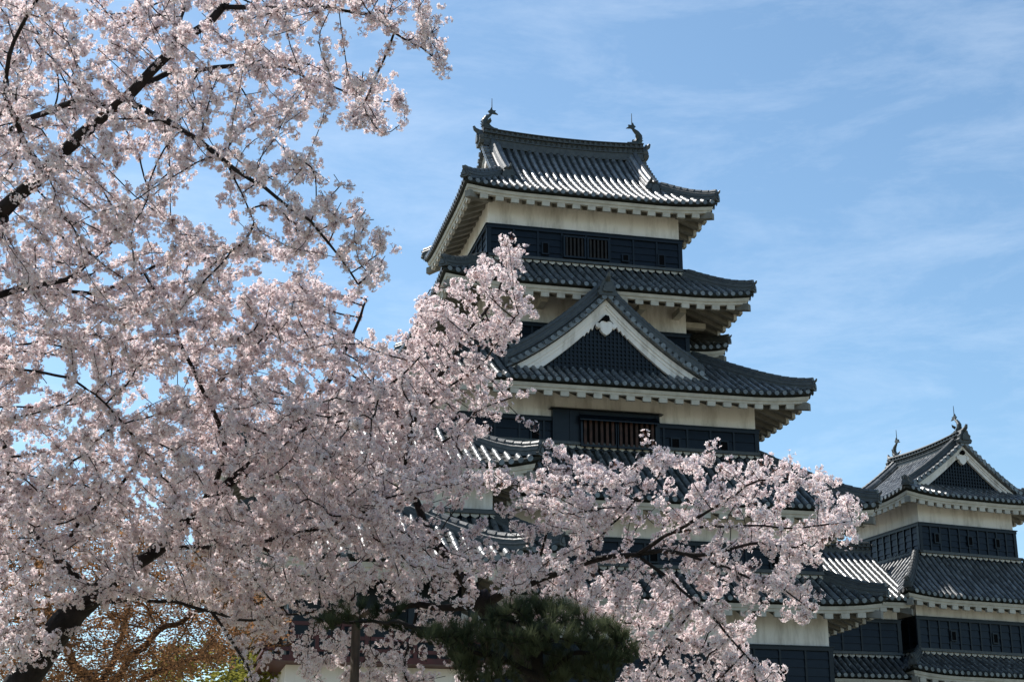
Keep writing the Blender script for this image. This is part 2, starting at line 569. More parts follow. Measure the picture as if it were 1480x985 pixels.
def gable(root, xf, wg, zfun, back, name='gable', slopes=True, board=.46, ridge_h=.34, lattice=True, vext=.45, foot=0.0, pend=1.0, facez=None):
    """triangular gable in the XZ plane facing local -Y, roof curve zfun(u) for |u|<=wg; the roof runs back to +Y"""
    us = np.linspace(-wg, wg, 41)
    face = MB(xf)
    zb = zfun(wg) - .25 if facez is None else facez
    ok = [u for u in us if zfun(abs(u)) - .12 > zb]
    face.grid([[(u, .14, zb) for u in ok], [(u, .14, zfun(abs(u)) - .12) for u in ok]])
    g_ = face.build(name, M_BOARD, root)
    if lattice:
        lt = MB(xf)
        st = .15
        inn = lambda u: zfun(abs(u)) - board - .10
        u = -wg + .2
        while u < wg:
            top = inn(u)
            if top > zb + .1:
                lt.box(u - .028, u + .028, .07, .13, zb, top)
            u += st
        zz = zb + .1
        while zz < inn(0):
            un = max([abs(q) for q in us if inn(q) > zz] or [0])
            if un > .1:
                lt.box(-un, un, .085, .137, zz - .026, zz + .026)
            zz += st
        lt.build('lattice', M_BOARD, g_)
    bb = MB(xf)
    for sgn in (-1, 1):
        for y0, y1, top, bot in ((-.12, .12, .06, board * .42), (-.06, .115, board * .42, board * .62), (-.02, .11, board * .62, board)):
            rings = []
            for i in range(22):
                t = i / 21
                u = wg * t
                f = (1 + .18 * t)
                rings.append([(sgn * u, y0, zfun(u) - bot * f), (sgn * u, y1, zfun(u) - bot * f), (sgn * u, y1, zfun(u) - top), (sgn * u, y0, zfun(u) - top)])
            bb.loops(rings)
    bb.build('bargeboard', M_PLASTER, g_)
    # pendant under the apex: lobed heart with scrolls
    pd = MB(xf)
    z0 = zfun(0) - board * (1.45 if slopes else 1.1)
    k = pend
    half = [(0, .02), (.20, -.02), (.30, -.14), (.40, -.16), (.42, -.26), (.33, -.33), (.24, -.30), (.23, -.40), (.13, -.52), (0, -.60)]
    ol = [(x * k, z0 + z * k) for x, z in half] + [(-x * k, z0 + z * k) for x, z in reversed(half[1:-1])]
    pd.prism(ol, -.10, .06)
    for sgn in (-1, 1):
        pd.prism([(sgn * .34 * k + .10 * k * math.cos(a), z0 - .20 * k + .10 * k * math.sin(a)) for a in [R(40 * i) for i in range(9)]], -.125, -.09)
        for i in range(3):      # scroll fins along the board
            x = .48 + .17 * i
            pd.prism([((x) * sgn * k, z0 - (.20 + .16 * i) * k), ((x + .18) * sgn * k, z0 - (.30 + .17 * i) * k), ((x + .07) * sgn * k, z0 - (.40 + .14 * i) * k)], -.03, .05)
    pd.build('pendant', M_PLASTER, g_)
    bo = MB(xf)
    bo.tube([(0, .0, z0 + .10 * k), (0, -.17, z0 + .10 * k)], [.145 * k, .145 * k], 6)
    bo.tube([(0, -.17, z0 + .10 * k), (0, -.21, z0 + .10 * k)], [.06 * k, .04 * k], 6)
    bo.build('boss', M_HOLE, g_)
    # verge: short round tiles with their ends to the viewer, then a descending ridge behind them
    vt, vr = MB(xf), MB(xf)
    for sgn in (-1, 1):
        s_, u = 0.0, .12
        pu, pz = 0, zfun(0)
        while u < wg - .05:
            z = zfun(u) + .10
            vt.tube([(sgn * u, -vext, z), (sgn * u, -vext + .28, z)], [.105, .095], 8)
            vt.tube([(sgn * u, -vext + .28, z), (sgn * u, .5, z)], [.10, .085], 8)
            dz = (zfun(u + .01) - zfun(u)) / .01
            u += .29 / math.sqrt(1 + dz * dz)
        rows = []
        for i in range(20):
            uu = wg * i / 19
            rows.append([(sgn * uu, -vext + .04, zfun(uu) - .02), (sgn * uu, -vext + .04, zfun(uu) + .07), (sgn * uu, .5, zfun(uu) + .07), (sgn * uu, .5, zfun(uu) - .02)])
        vt.loops(rows)
        pth = [(sgn * (wg * i / 16 + .0), .16, zfun(wg * i / 16) + .10) for i in range(17)]
        pth2 = [(sgn * (wg * i / 16), .0, zfun(wg * i / 16) + .10) for i in range(17)]
        rings = []
        for (x, y, z) in pth:
            h_ = .34 if slopes else .08
            rings.append([(x, y - .17, z - .05), (x, y + .17, z - .05), (x, y + .17, z + .10 + h_), (x, y + .13, z + .14 + h_), (x, y + .12, z + .21 + h_), (x, y, z + .28 + h_), (x, y - .12, z + .21 + h_), (x, y - .13, z + .14 + h_), (x, y - .17, z + .10 + h_)])
        vr.loops(rings)
        beads(vr, [(x, y, z) for x, y, z in pth], .26 + h_, .12)
        for q_ in (.14, .26):
            if slopes:
                beads(vr, [(x, y - .17, z) for x, y, z in pth], q_, .045, .22)
    vr.build('verge_ridge', M_RIDGE, g_)
    vt.build('verge_tiles', M_TILE, g_)
    if slopes:
        tl = MB(xf)
        nr = int(back / ROW)
        ns = 14
        for sgn in (-1, 1):
            tl.grid([[(sgn * wg * i / ns, y, zfun(wg * i / ns) + .05) for i in range(ns + 1)] for y in (.3, back)])
            for j in range(nr + 1):
                y = .5 + j * ROW
                if y > back:
                    break
                rings = []
                for i in range(ns):
                    for t, r in ((i / ns, .078), ((i + 1) / ns, .098)):
                        u = wg * t
                        rings.append([(sgn * u, y + r * math.cos(a), zfun(u) + .06 + r * math.sin(a)) for a in (0, math.pi * .25, math.pi * .5, math.pi * .75, math.pi)])
                tl.loops(rings, False, False)
        tl.build('roof_slope', M_TILE, g_)
        rd = MB(xf @ Matrix.Translation((0, back / 2 - .1, 0)) @ Matrix.Rotation(math.pi / 2, 4, 'Z'))
        main_ridge(rd, back / 2 + .2, zfun(0) + .12, ridge_h, 0, .17)
        rd.build('gable_ridge', M_RIDGE, g_)
    on = MB(xf @ Matrix.Translation((0, -.30, zfun(0) + .14)))
    onigawara(on, 1.05)
    on.build('ridge_end_tile', M_RIDGE, g_)
    return g_


def storey(root, wx, wy, z0, zb, z1, cx=0, cy=0, sides='FRBL', pitch=.92, inset=.0):
    """plastered wall from z0 to z1 with black lapped boarding from z0 up to zb"""
    m = MB()
    m.box(cx - wx, cx + wx, cy - wy, cy + wy, z0, z1)
    wl = m.build('wall', M_PLASTER, root)
    b = MB()
    t = .075
    for sd_ in sides:
        S, D = SIDES[sd_]
        l = wx if sd_ in 'FB' else wy
        off = wy if sd_ in 'FB' else wx
        O = (cx - D[0] * off, cy - D[1] * off)

        def P(q, o, z):
            return (O[0] + S[0] * q - D[0] * o, O[1] + S[1] * q - D[1] * o, z)

        def bx(q0, q1, o0, o1, za, zc, o2=None):
            o2 = o1 if o2 is None else o2
            b.add([P(q0, o0, za), P(q1, o0, za), P(q1, o1, za), P(q0, o1, za), P(q0, o0, zc), P(q1, o0, zc), P(q1, o2, zc), P(q0, o2, zc)],
                  [(0, 3, 2, 1), (4, 5, 6, 7), (0, 1, 5, 4), (1, 2, 6, 5), (2, 3, 7, 6), (3, 0, 4, 7)])
        nb = max(2, int(round((zb - .12 - z0) / .30)))
        for i in range(nb):
            za = z0 + (zb - .12 - z0) * i / nb
            zc = z0 + (zb - .12 - z0) * (i + 1) / nb
            bx(-l - .03, l + .03, -.02, .065 + .004 * (i % 3), za, zc, .035)
        bx(-l - .10, l + .10, -.02, .115, zb - .12, zb)
        bx(-l - .14, l + .14, -.02, .15, zb, zb + .035)
        n = max(2, int(round(2 * l / pitch)))
        for i in range(n + 1):
            q = -l + 2 * l * i / n
            hw = .035 if 0 < i < n else .075
            bx(q - hw, q + hw, -.02, .098, z0, zb - .12)
    cl = b.build('board_cladding', M_BOARD, root)
    return wl, cl


def loophole(root, q, z, y, cx=0, w_=.13, h=.36):
    """small black shooting port in the front boarding"""
    m = MB()
    m.box(cx + q - w_, cx + q + w_, y - .118, y - .07, z - h / 2, z + h / 2)
    o_ = m.build('loophole', M_HOLE, root)
    f = MB()
    for a, b_, c, d in ((-w_ - .05, -w_, -h / 2 - .05, h / 2 + .05), (w_, w_ + .05, -h / 2 - .05, h / 2 + .05), (-w_, w_, h / 2, h / 2 + .05), (-w_, w_, -h / 2 - .05, -h / 2)):
        f.box(cx + q + a, cx + q + b_, y - .14, y - .07, z + c, z + d)
    f.build('frame', M_BOARD, o_)


def barred_window(root, x0, x1, z0, z1, y, nb, barm, fr=.07, proud=.125):
    m = MB()
    m.box(x0, x1, y - .115, y - .05, z0, z1)
    o_ = m.build('window', M_HOLE, root)
    b = MB()
    for i in range(nb):
        x = x0 + (x1 - x0) * (i + .5) / nb
        hw = (x1 - x0) / nb * .24
        b.box(x - hw, x + hw, y - .20, y - .12, z0, z1)
    b.build('bars', barm, o_)
    f = MB()
    for a, b_, c, d in ((x0 - fr, x0, z0 - fr, z1 + fr), (x1, x1 + fr, z0 - fr, z1 + fr), (x0, x1, z1, z1 + fr), (x0, x1, z0 - fr, z0)):
        f.box(a, b_, y - .23, y - .05, c, d)
    f.build('frame', M_BOARD, o_)


def plaster_scallop(root, wx, wy, z, parent, cx=0, cy=0, sides='FRBL'):
    """pale mortar lumps along the head of a skirt roof, over a low dark course"""
    m, r = MB(), MB()
    for sd_ in sides:
        S, D = SIDES[sd_]
        l = (wx if sd_ in 'FB' else wy) + .16
        off = (wy if sd_ in 'FB' else wx) + .16
        O = (cx - D[0] * off, cy - D[1] * off)
        P = lambda q, o, zz: (O[0] + S[0] * q - D[0] * o, O[1] + S[1] * q - D[1] * o, zz)
        n = int(2 * l / ROW)
        for i in range(n):
            q = -l + (i + .5) * 2 * l / n
            m.add([P(q - .135, 0, z + .13), P(q + .135, 0, z + .13), P(q + .12, .03, z + .05), P(q, .05, z - .02), P(q - .12, .03, z + .05), P(q, .07, z + .08)],
                  [(0, 1, 5), (1, 2, 5), (2, 3, 5), (3, 4, 5), (4, 0, 5)])
        for a, b, o in ((.13, .19, .10), (.19, .25, .06)):
            v = [P(-l - o, -.1, z + a), P(l + o, -.1, z + a), P(l + o, o, z + a), P(-l - o, o, z + a), P(-l - o, -.1, z + b), P(l + o, -.1, z + b), P(l + o, o, z + b), P(-l - o, o, z + b)]
            r.add(v, [(0, 3, 2, 1), (4, 5, 6, 7), (0, 1, 5, 4), (1, 2, 6, 5), (2, 3, 7, 6), (3, 0, 4, 7)])
    m.build('mortar_trim', M_EAVE, parent)
    r.build('head_course', M_RIDGE, parent)


def quad_prof(D, rise, sag=.12):
    a = (1 - sag) * rise / D
    b = sag * rise / D / D
    return lambda d: a * d + b * d * d


def skirt(root, lx, ly, inx, iny, ze, ztop, owx, owy, cx=0, cy=0, sides='FRBL', hips=('FR', 'FL', 'BR', 'BL'), up=.20, scallop=True, hs=1.0):
    """lean-to roof round a storey; inx, iny: upper wall, owx, owy: lower wall"""
    Dx, Dy = lx - inx, ly - iny
    rf = Roof(root, lx, ly, ze, quad_prof(min(Dx, Dy), ztop - ze), up, cx=cx, cy=cy)
    tr = rf.tiles(sides, {'F': Dy + .02, 'B': Dy + .02, 'L': Dx + .02, 'R': Dx + .02})
    rf.eaves(sides, {'F': ly - owy, 'B': ly - owy, 'L': lx - owx, 'R': lx - owx}, tr)
    rf.hips(hips, min(Dx, Dy) - .05, tr, hs)
    if scallop:
        plaster_scallop(root, inx, iny, ztop, tr, cx, cy, sides)
    return rf, tr


def stone_base(root, x0, x1, y0, y1, z1, batter=2.2):
    """battered dry-stone base of separate fitted blocks"""
    m = MB()
    zb = -EYE - .3
    H = z1 - zb
    m.frustum((x0 - batter + .15, x1 + batter - .15, y0 - batter + .15, y1 + batter - .15), (x0 + .15, x1 - .15, y0 + .15, y1 - .15), zb, z1)
    rr = random.Random(5)
    nz = int(H / .75)
    for sd_ in 'FRL':
        for k in range(nz):
            za, zc = zb + H * k / nz, zb + H * (k + 1) / nz
            t = 1 - (za - zb) / H
            bt = batter * t * (0.55 + .45 * t)
            bt2 = batter * (1 - (zc - zb) / H) * (0.55 + .45 * (1 - (zc - zb) / H))
            lo, hi = ((x0 - bt, x1 + bt) if sd_ == 'F' else (y0 - bt, y1 + bt))
            q = lo
            while q < hi - .05:
                wq = min(hi - q, rr.uniform(.6, 1.5))
                o = rr.uniform(-.05, .07)
                a, b = q + .02, q + wq - .02
                if sd_ == 'F':
                    P = lambda s_, o_, z_: (s_, y0 - o_, z_)
                elif sd_ == 'R':
                    P = lambda s_, o_, z_: (x1 + o_, s_, z_)
                else:
                    P = lambda s_, o_, z_: (x0 - o_, s_, z_)
                e = .07
                m.add([P(a, bt - .25, za), P(b, bt - .25, za), P(b, bt2 - .25, zc), P(a, bt2 - .25, zc),
                       P(a + e, bt + o, za + e), P(b - e, bt + o, za + e), P(b - e, bt2 + o, zc - e), P(a + e, bt2 + o, zc - e)],
                      [(4, 5, 6, 7), (0, 1, 5, 4), (1, 2, 6, 5), (2, 3, 7, 6), (3, 0, 4, 7)])
                q += wq
    return m.build('stone_base', M_STONE, root)


# ================================================================== the main keep
keep = thing('castle_keep', 'tall black and white five-roofed castle keep with a broad triangular front gable', 'castle keep')
W5, W4, W3, W2, W1 = (3.81, 3.15), (3.93, 3.27), (5.79, 5.13), (7.30, 6.64), (7.42, 6.76)
stone_base(keep, -7.5, 7.5, -6.84, 6.84, 4.4)
storey(keep, *W1, 4.4, 7.1, 8.6)
storey(keep, *W2, 9.35, 10.55, 12.0)
storey(keep, *W3, 13.95, 15.10, 16.4)
storey(keep, *W4, 18.25, 19.26, 20.6)
storey(keep, *W5, 21.65, 23.16, 24.6)

ZE = .36                                    # tile surface above the underside of the eave board
skirt(keep, 8.92, 8.26, *W2, 8.06 + ZE, 9.45, *W1)
skirt(keep, 8.90, 8.24, *W3, 11.30 + ZE, 14.0, *W2)
skirt(keep, 7.42, 6.76, *W4, 15.70 + ZE, 18.3, *W3)
skirt(keep, 5.92, 5.26, *W5, 19.90 + ZE, 21.7, *W4)

# top hip-and-gable roof
LX, LY, GX = 4.98, 4.32, 3.15
ZT = 23.92 + ZE


def top_prof(d):
    return .60 * d + .0625 * d * d


top = Roof(keep, LX, LY, ZT, top_prof, .20)
tr = top.tiles('FRBL', {'F': LY, 'B': LY, 'R': LX - GX + .25, 'L': LX - GX + .25}, gx=GX)
top.eaves('FRBL', {'F': LY - W5[1], 'B': LY - W5[1], 'R': LX - W5[0], 'L': LX - W5[0]}, tr)
top.hips(('FR', 'FL', 'BR', 'BL'), LX - GX - .1, tr, 1.0)
zr = ZT + top_prof(LY)
m = MB()
main_ridge(m, GX + .28, zr - .05, .62, .14, .24)
m.build('main_ridge', M_RIDGE, tr)
for sx in (-1, 1):
    for sy in (-1, 1):                      # descending ridges on the front and back slopes
        m = MB()
        pts = []
        for i in range(15):
            d = LY - .25 - (LY - .25 - (LX - GX) + .15) * i / 14
            pts.append((sx * (GX - .28), sy * (LY - d), ZT + top_prof(d) + .03))
        m.sweep(pts, [(-.16, -.05), (.16, -.05), (.16, .14), (.19, .15), (.19, .19), (.13, .21), (.12, .33), (.06, .40), (-.06, .40), (-.12, .33), (-.13, .21), (-.19, .19), (-.19, .15), (-.16, .14)])
        m.build('descending_ridge', M_TILE, tr)
        on = MB(Matrix.Translation(pts[-1]) @ (Matrix.Rotation(0 if sy < 0 else math.pi, 4, 'Z')))
        onigawara(on, .72)
        on.build('ridge_end_tile', M_RIDGE, tr)
    xf = Matrix.Translation((sx * (GX + .05), 0, 0)) @ Matrix.Rotation(sx * math.pi / 2, 4, 'Z')
    zg = ZT + top_prof(LX - GX)
    gable(keep, xf, LY - (LX - GX) + .35, lambda u: ZT + top_prof(LY - u) - .06, 1, slopes=False, board=.40, vext=.30, facez=zg - .1)
    fish_ornament(keep, Matrix.Translation((sx * (GX + .02), 0, zr + .66)) @ Matrix.Rotation(0 if sx > 0 else math.pi, 4, 'Z'), .92)

# broad front gable on the third roof and smaller ones hidden round the other sides
WG, HG = 3.74, 2.92


def chidori(wg, hg, zb, sag=.34):
    return lambda u: zb + hg * ((1 - u / wg) - sag * (u / wg) * (1 - u / wg))


gable(keep, Matrix.Translation((.02, -5.55, 0)), WG, chidori(WG, HG, 16.69), 2.3, board=.60, vext=.38, facez=16.9, pend=.9)
gable(keep, Matrix.Translation((-.02, 5.55, 0)) @ Matrix.Rotation(math.pi, 4, 'Z'), WG, chidori(WG, HG, 16.69), 2.3, board=.60, vext=.38, facez=16.9, pend=.9)
# hipped bay on the right flank of the fourth storey
bx_, by_ = 4.5, 0.0
m = MB()
m.box(3.9, 5.15, -1.7, 1.7, 16.6, 19.1)
m.build('bay_wall', M_BOARD, keep)
bay = Roof(keep, 1.95, 2.45, 19.12, lambda d: .60 * d + .03 * d * d, .2, 1.4, cx=4.0, cy=0)
bt = bay.tiles('FRB', {'F': 1.9, 'R': 1.9, 'B': 1.9})
bay.eaves('FRB', {'F': .75, 'R': .8, 'B': .75}, bt)
bay.hips(('FR', 'BR'), 1.85, bt, .8)
# third-storey window bay under a black hood
yb = -W3[1]
m = MB()
m.box(-1.93, 2.06, yb - .16, yb + .02, 13.97, 15.42)
m.build('window_bay', M_BOARD, keep)
m = MB()
m.frustum((-2.05, 2.18, yb - .34, yb), (-1.97, 2.10, yb - .17, yb), 15.42, 15.50)
m.build('hood', M_BOARD, keep)
m = MB()
for xx in (-1.93, -1.30, -.92, 1.92):
    m.box(xx, xx + .07, yb - .19, yb - .155, 13.97, 15.42)
m.build('batten', M_BOARD, keep)
barred_window(keep, -.86, .36, 14.14, 15.12, yb - .10, 6, M_BAR)
barred_window(keep, .46, 1.84, 14.14, 15.12, yb - .10, 7, M_BAR)
# opened-out shutter boards over the bars
m = MB()
m.add([(-1.0, yb - .30, 15.20), (1.96, yb - .30, 15.20), (1.96, yb - .52, 14.98), (-1.0, yb - .52, 14.98), (-1.0, yb - .30, 15.24), (1.96, yb - .30, 15.24), (1.96, yb - .52, 15.02), (-1.0, yb - .52, 15.02)],
      [(0, 3, 2, 1), (4, 5, 6, 7), (0, 1, 5, 4), (1, 2, 6, 5), (2, 3, 7, 6), (3, 0, 4, 7)])
m.build('shutter', M_BOARD, keep)
for q, z in ((-4.3, 14.45), (-2.55, 14.45), (2.65, 14.42), (4.5, 14.42)):
    loophole(keep, q, z, yb, h=.34)
# fifth storey: two barred windows and loopholes
barred_window(keep, -.86, -.10, 22.10, 22.86, -W5[1], 5, M_DBAR)
barred_window(keep, .08, .84, 22.10, 22.86, -W5[1], 5, M_DBAR)
for q, z, h in ((-1.62, 22.36, .40), (1.57, 22.25, .22), (3.03, 22.28, .40), (-2.9, 22.3, .22)):
    loophole(keep, q, z, -W5[1], h=h, w_=.10)
for q in (-3.0, 3.0):
    loophole(keep, q, 18.75, -W4[1], h=.3)
for q in (-5.5, -3.2, 1.2, 3.4, 5.6):
    loophole(keep, q, 10.0, -W2[1])
    loophole(keep, q, 6.1, -W1[1])
# white bracket beams under the fourth and third eaves
for x in (-3.4, -1.9, 1.9, 3.5):
    m = MB()
    m.box(x - .13, x + .13, -W4[1] - .9, -W4[1] + .05, 19.86, 20.08)
    m.build('bracket_beam', M_EAVE, keep)
for y in (-2.6, -.2, 2.2):
    m = MB()
    m.box(W4[0] - .05, W4[0] + 1.0, y - .13, y + .13, 19.80, 20.02)
    m.build('bracket_beam', M_EAVE, keep)

# ================================================================== smaller tower on the right
IR = R(8.5)
IW = 70.0
Ai = at(1328, 757, IW)
k = IW / 66
inui = thing('small_tower', 'small three-roofed black and white tower with a front gable right of the tall keep', 'castle tower', (0, 0, 0))
X_, Y_ = Vector((math.cos(IR), math.sin(IR), 0)), Vector((-math.sin(IR), math.cos(IR), 0))
ax, ay = 4.85 * k / 2, 4.55 * k / 2          # upper storey half sizes
ctr = Vector((Ai[0], Ai[1], 0)) + X_ * ax + Y_ * ay
inui.location = ctr
inui.rotation_euler = (0, 0, IR)
z_ = lambda v: v * k
U2 = (ax, ay)
B2 = (ax + 1.12 * k, ay + .85 * k)          # storey below
stone_base(inui, -B2[0], B2[0], -B2[1], B2[1], 4.2, 1.6)
storey(inui, B2[0] + .02, B2[1] + .02, 4.2, z_(5.6), z_(7.2))
storey(inui, *B2, z_(8.0), z_(9.6), z_(10.4), pitch=.55)
storey(inui, *U2, z_(12.25), z_(13.70), z_(14.9), pitch=.52)
skirt(inui, B2[0] + 1.35, B2[1] + 1.35, *B2, z_(6.93) + ZE, z_(8.1), B2[0], B2[1])
skirt(inui, B2[0] + 1.15, B2[1] + 1.15, *U2, z_(10.02) + ZE - .02, z_(12.3), B2[0], B2[1])
# top: ridge runs front to back, gable to the front
lx, ly = ay + 1.15, ax + 1.38               # in the turned frame
xfr = Matrix.Rotation(math.pi / 2, 4, 'Z')
zt = z_(14.40) + ZE
gx = ay + .05
rise = z_(17.35) - zt


def ip(d, D=ly):
    return rise * (.72 * d / D + .28 * (d / D) ** 2)


it = Roof(inui, lx, ly, zt, ip, .24, xf=xfr)
tr = it.tiles('FRBL', {'F': ly, 'B': ly, 'R': lx - gx + .3, 'L': lx - gx + .3}, gx=gx)
it.eaves('FRBL', {'F': 1.38, 'B': 1.38, 'R': 1.15, 'L': 1.15}, tr, step=.46)
it.hips(('FR', 'FL', 'BR', 'BL'), lx - gx - .1, tr, .95)
m = MB(xfr)
main_ridge(m, gx + .25, zt + rise - .05, .48, .12, .2)
m.build('main_ridge', M_RIDGE, tr)
for sx in (-1, 1):
    for sy in (-1, 1):
        m = MB(xfr)
        pts = []
        for i in range(15):
            d = ly - .25 - (ly - .25 - (lx - gx) + .1) * i / 14
            pts.append((sx * (gx - .25), sy * (ly - d), zt + ip(d) + .03))
        m.sweep(pts, [(-.15, -.05), (.15, -.05), (.15, .14), (.18, .15), (.18, .19), (.12, .21), (.11, .31), (.05, .37), (-.05, .37), (-.11, .31), (-.12, .21), (-.18, .19), (-.18, .15), (-.15, .14)])
        m.build('descending_ridge', M_TILE, tr)
        on = MB(xfr @ Matrix.Translation(pts[-1]) @ (Matrix.Rotation(0 if sy < 0 else math.pi, 4, 'Z')))
        onigawara(on, .7)
        on.build('ridge_end_tile', M_RIDGE, tr)
    xf = xfr @ Matrix.Translation((sx * (gx + .05), 0, 0)) @ Matrix.Rotation(sx * math.pi / 2, 4, 'Z')
    gable(inui, xf, ly - (lx - gx) + .35, lambda u: zt + ip(ly - u) - .06, 1, slopes=False, board=.42, vext=.34, facez=zt + ip(lx - gx) - .1, pend=.8)
    fish_ornament(inui, xfr @ Matrix.Translation((sx * (gx - .05), 0, zt + rise + .50)) @ Matrix.Rotation(0 if sx > 0 else math.pi, 4, 'Z'), .85)
for q in (-1.75, .05, 1.55):
    loophole(inui, q, z_(13.1), -U2[1], h=.36, w_=.09)
for q in (-2.0, .2, 2.0):
    loophole(inui, q, z_(8.9), -B2[1], h=.36, w_=.1)

# ================================================================== gallery joining them
gal = thing('connecting_gallery', 'tiled gallery wing in shadow joining the tall keep and the small tower', 'gallery', (11.6, 7.9, 0))
gx0, gy0 = 4.4, 2.9
stone_base(gal, -gx0, gx0, -gy0, gy0, 4.2, 1.0)
storey(gal, gx0, gy0, 4.2, 10.0, 11.2)
GE = 10.75
gr = Roof(gal, gx0 + .3, gy0 + 1.2, GE, lambda d: .62 * d + .012 * d * d, .0, 1.0)
gt = gr.tiles('FB', {'F': gy0 + 1.2, 'B': gy0 + 1.2}, gx=gx0 + .3, verge=0)
gr.eaves('F', {'F': 1.2}, gt)
gr.eaves('B', {'B': 1.2}, gt)
m = MB()
main_ridge(m, gx0 + .3, GE + gr.prof(gy0 + 1.2), .4, 0, .18)
m.build('main_ridge', M_RIDGE, gt)
gs = Roof(gal, gx0, gy0 + 1.3, 7.5, lambda d: .66 * d, .0, 1.0)
gst = gs.tiles('F', {'F': 1.32}, gx=gx0, verge=0)
gs.eaves('F', {'F': 1.2}, gst)
plaster_scallop(gal, gx0 - .2, gy0, 8.38, gst, sides='F')

# ================================================================== turret in front of the keep, left
tat = thing('corner_turret', 'two-roofed turret with sunlit grey tiles standing against the left front of the keep', 'turret', (-8.9, -7.6, 0))
tx, ty = 3.6, 3.2
stone_base(tat, -tx, tx, -ty, ty, 4.2, 1.6)
storey(tat, tx + .1, ty + .1, 4.2, 6.6, 8.8)
storey(tat, tx, ty, 9.9, 10.35, 11.9)
skirt(tat, tx + 1.7, ty + 1.7, tx, ty, 8.45 + ZE, 10.1, tx + .1, ty + .1)
tlx, tly = tx + 1.2, ty + 1.2
tz = 11.18 + ZE
tt = Roof(tat, tlx, tly, tz, lambda d: .58 * d + .03 * d * d, .32, 2.4)
tr = tt.tiles('FRBL', {'F': tly, 'B': tly, 'R': tly, 'L': tly})
tt.eaves('FRBL', {'F': 1.2, 'B': 1.2, 'R': 1.2, 'L': 1.2}, tr)
tt.hips(('FR', 'FL', 'BR', 'BL'), tly - .1, tr)
m = MB()
main_ridge(m, tlx - tly + .2, tz + tt.prof(tly) - .05, .5, 0, .2)
m.build('main_ridge', M_RIDGE, tr)

# ================================================================== pavilion with red rail, lower left
pav = thing('moon_viewing_pavilion', 'low white-walled pavilion with a vermilion railing behind the cherry blossom', 'pavilion', (-9.6, -15.4, 0))
stone_base(pav, -2.5, 2.5, -2.2, 2.2, 2.2, .8)
m = MB()
m.box(-2.4, 2.4, -2.1, 2.1, 2.2, 4.75)
m.build('wall', M_PLASTER, pav)
m = MB()
m.box(-3.0, 2.62, -2.85, 2.6, 4.76, 4.90)
m.build('veranda_floor', M_RED, pav)
m = MB()
for zz in (5.05, 5.35, 5.68):
    m.box(-3.05, 2.66, -2.84, -2.76, zz - .045, zz + .045)
    m.box(-3.02, -2.94, -2.84, 2.6, zz - .045, zz + .045)
for i in range(10):
    x = -2.95 + 5.5 * i / 9
    m.box(x - .045, x + .045, -2.85, -2.75, 4.9, 5.72)
m.build('railing', M_RED, pav)
for x in (-2.3, -.75, .75, 2.35):
    for y in (-2.0, 2.0):
        m = MB()
        m.box(x - .11, x + .11, y - .11, y + .11, 4.9, 7.2)
        m.build('post', M_BOARD, pav)
m = MB()
m.box(-2.2, 2.2, -1.2, 1.9, 4.9, 7.2)
m.build('inner_screen', M_BOARD, pav)
pr = Roof(pav, 3.5, 3.2, 7.35, lambda d: .55 * d + .03 * d * d, .25, 2)
tr = pr.tiles('FRBL', {c: 3.2 for c in 'FRBL'})
pr.eaves('FRBL', {'F': 1.1, 'B': 1.1, 'R': 1.1, 'L': 1.1}, tr)
pr.hips(('FR', 'FL', 'BR', 'BL'), 3.1, tr)
m = MB()
main_ridge(m, .5, 7.35 + pr.prof(3.2) - .05, .45, 0, .18)
m.build('main_ridge', M_RIDGE, tr)


# ================================================================== trees
def in_poly(px, py, poly):
    c = False
    n = len(poly)
    j = n - 1
    for i in range(n):
        xi, yi = poly[i]
        xj, yj = poly[j]
        if (yi > py) != (yj > py) and px < (xj - xi) * (py - yi) / (yj - yi) + xi:
            c = not c
        j = i
    return c


def attract(regions, gaps=()):
    """points filling thick volumes whose outline is the crown's; each region: outline, near, far, points per 1000 px2, clumpiness"""
    pts = []
    for poly, wn, wf, dens, cl in regions:
        xs, ys = [p[0] for p in poly], [p[1] for p in poly]
        x0, x1, y0, y1 = min(xs), max(xs), min(ys), max(ys)
        n = int((x1 - x0) * (y1 - y0) * dens / 1000)
        for _ in range(n):
            x, y = random.uniform(x0, x1), random.uniform(y0, y1)
            if not in_poly(x, y, poly) or any(in_poly(x, y, g_) for g_ in gaps):
                continue
            p = at(x, y, random.uniform(wn, wf))
            if cl and noise.noise(Vector(p) * 1.6) < cl - .5:
                continue
            pts.append(p)
    return np.array(pts)


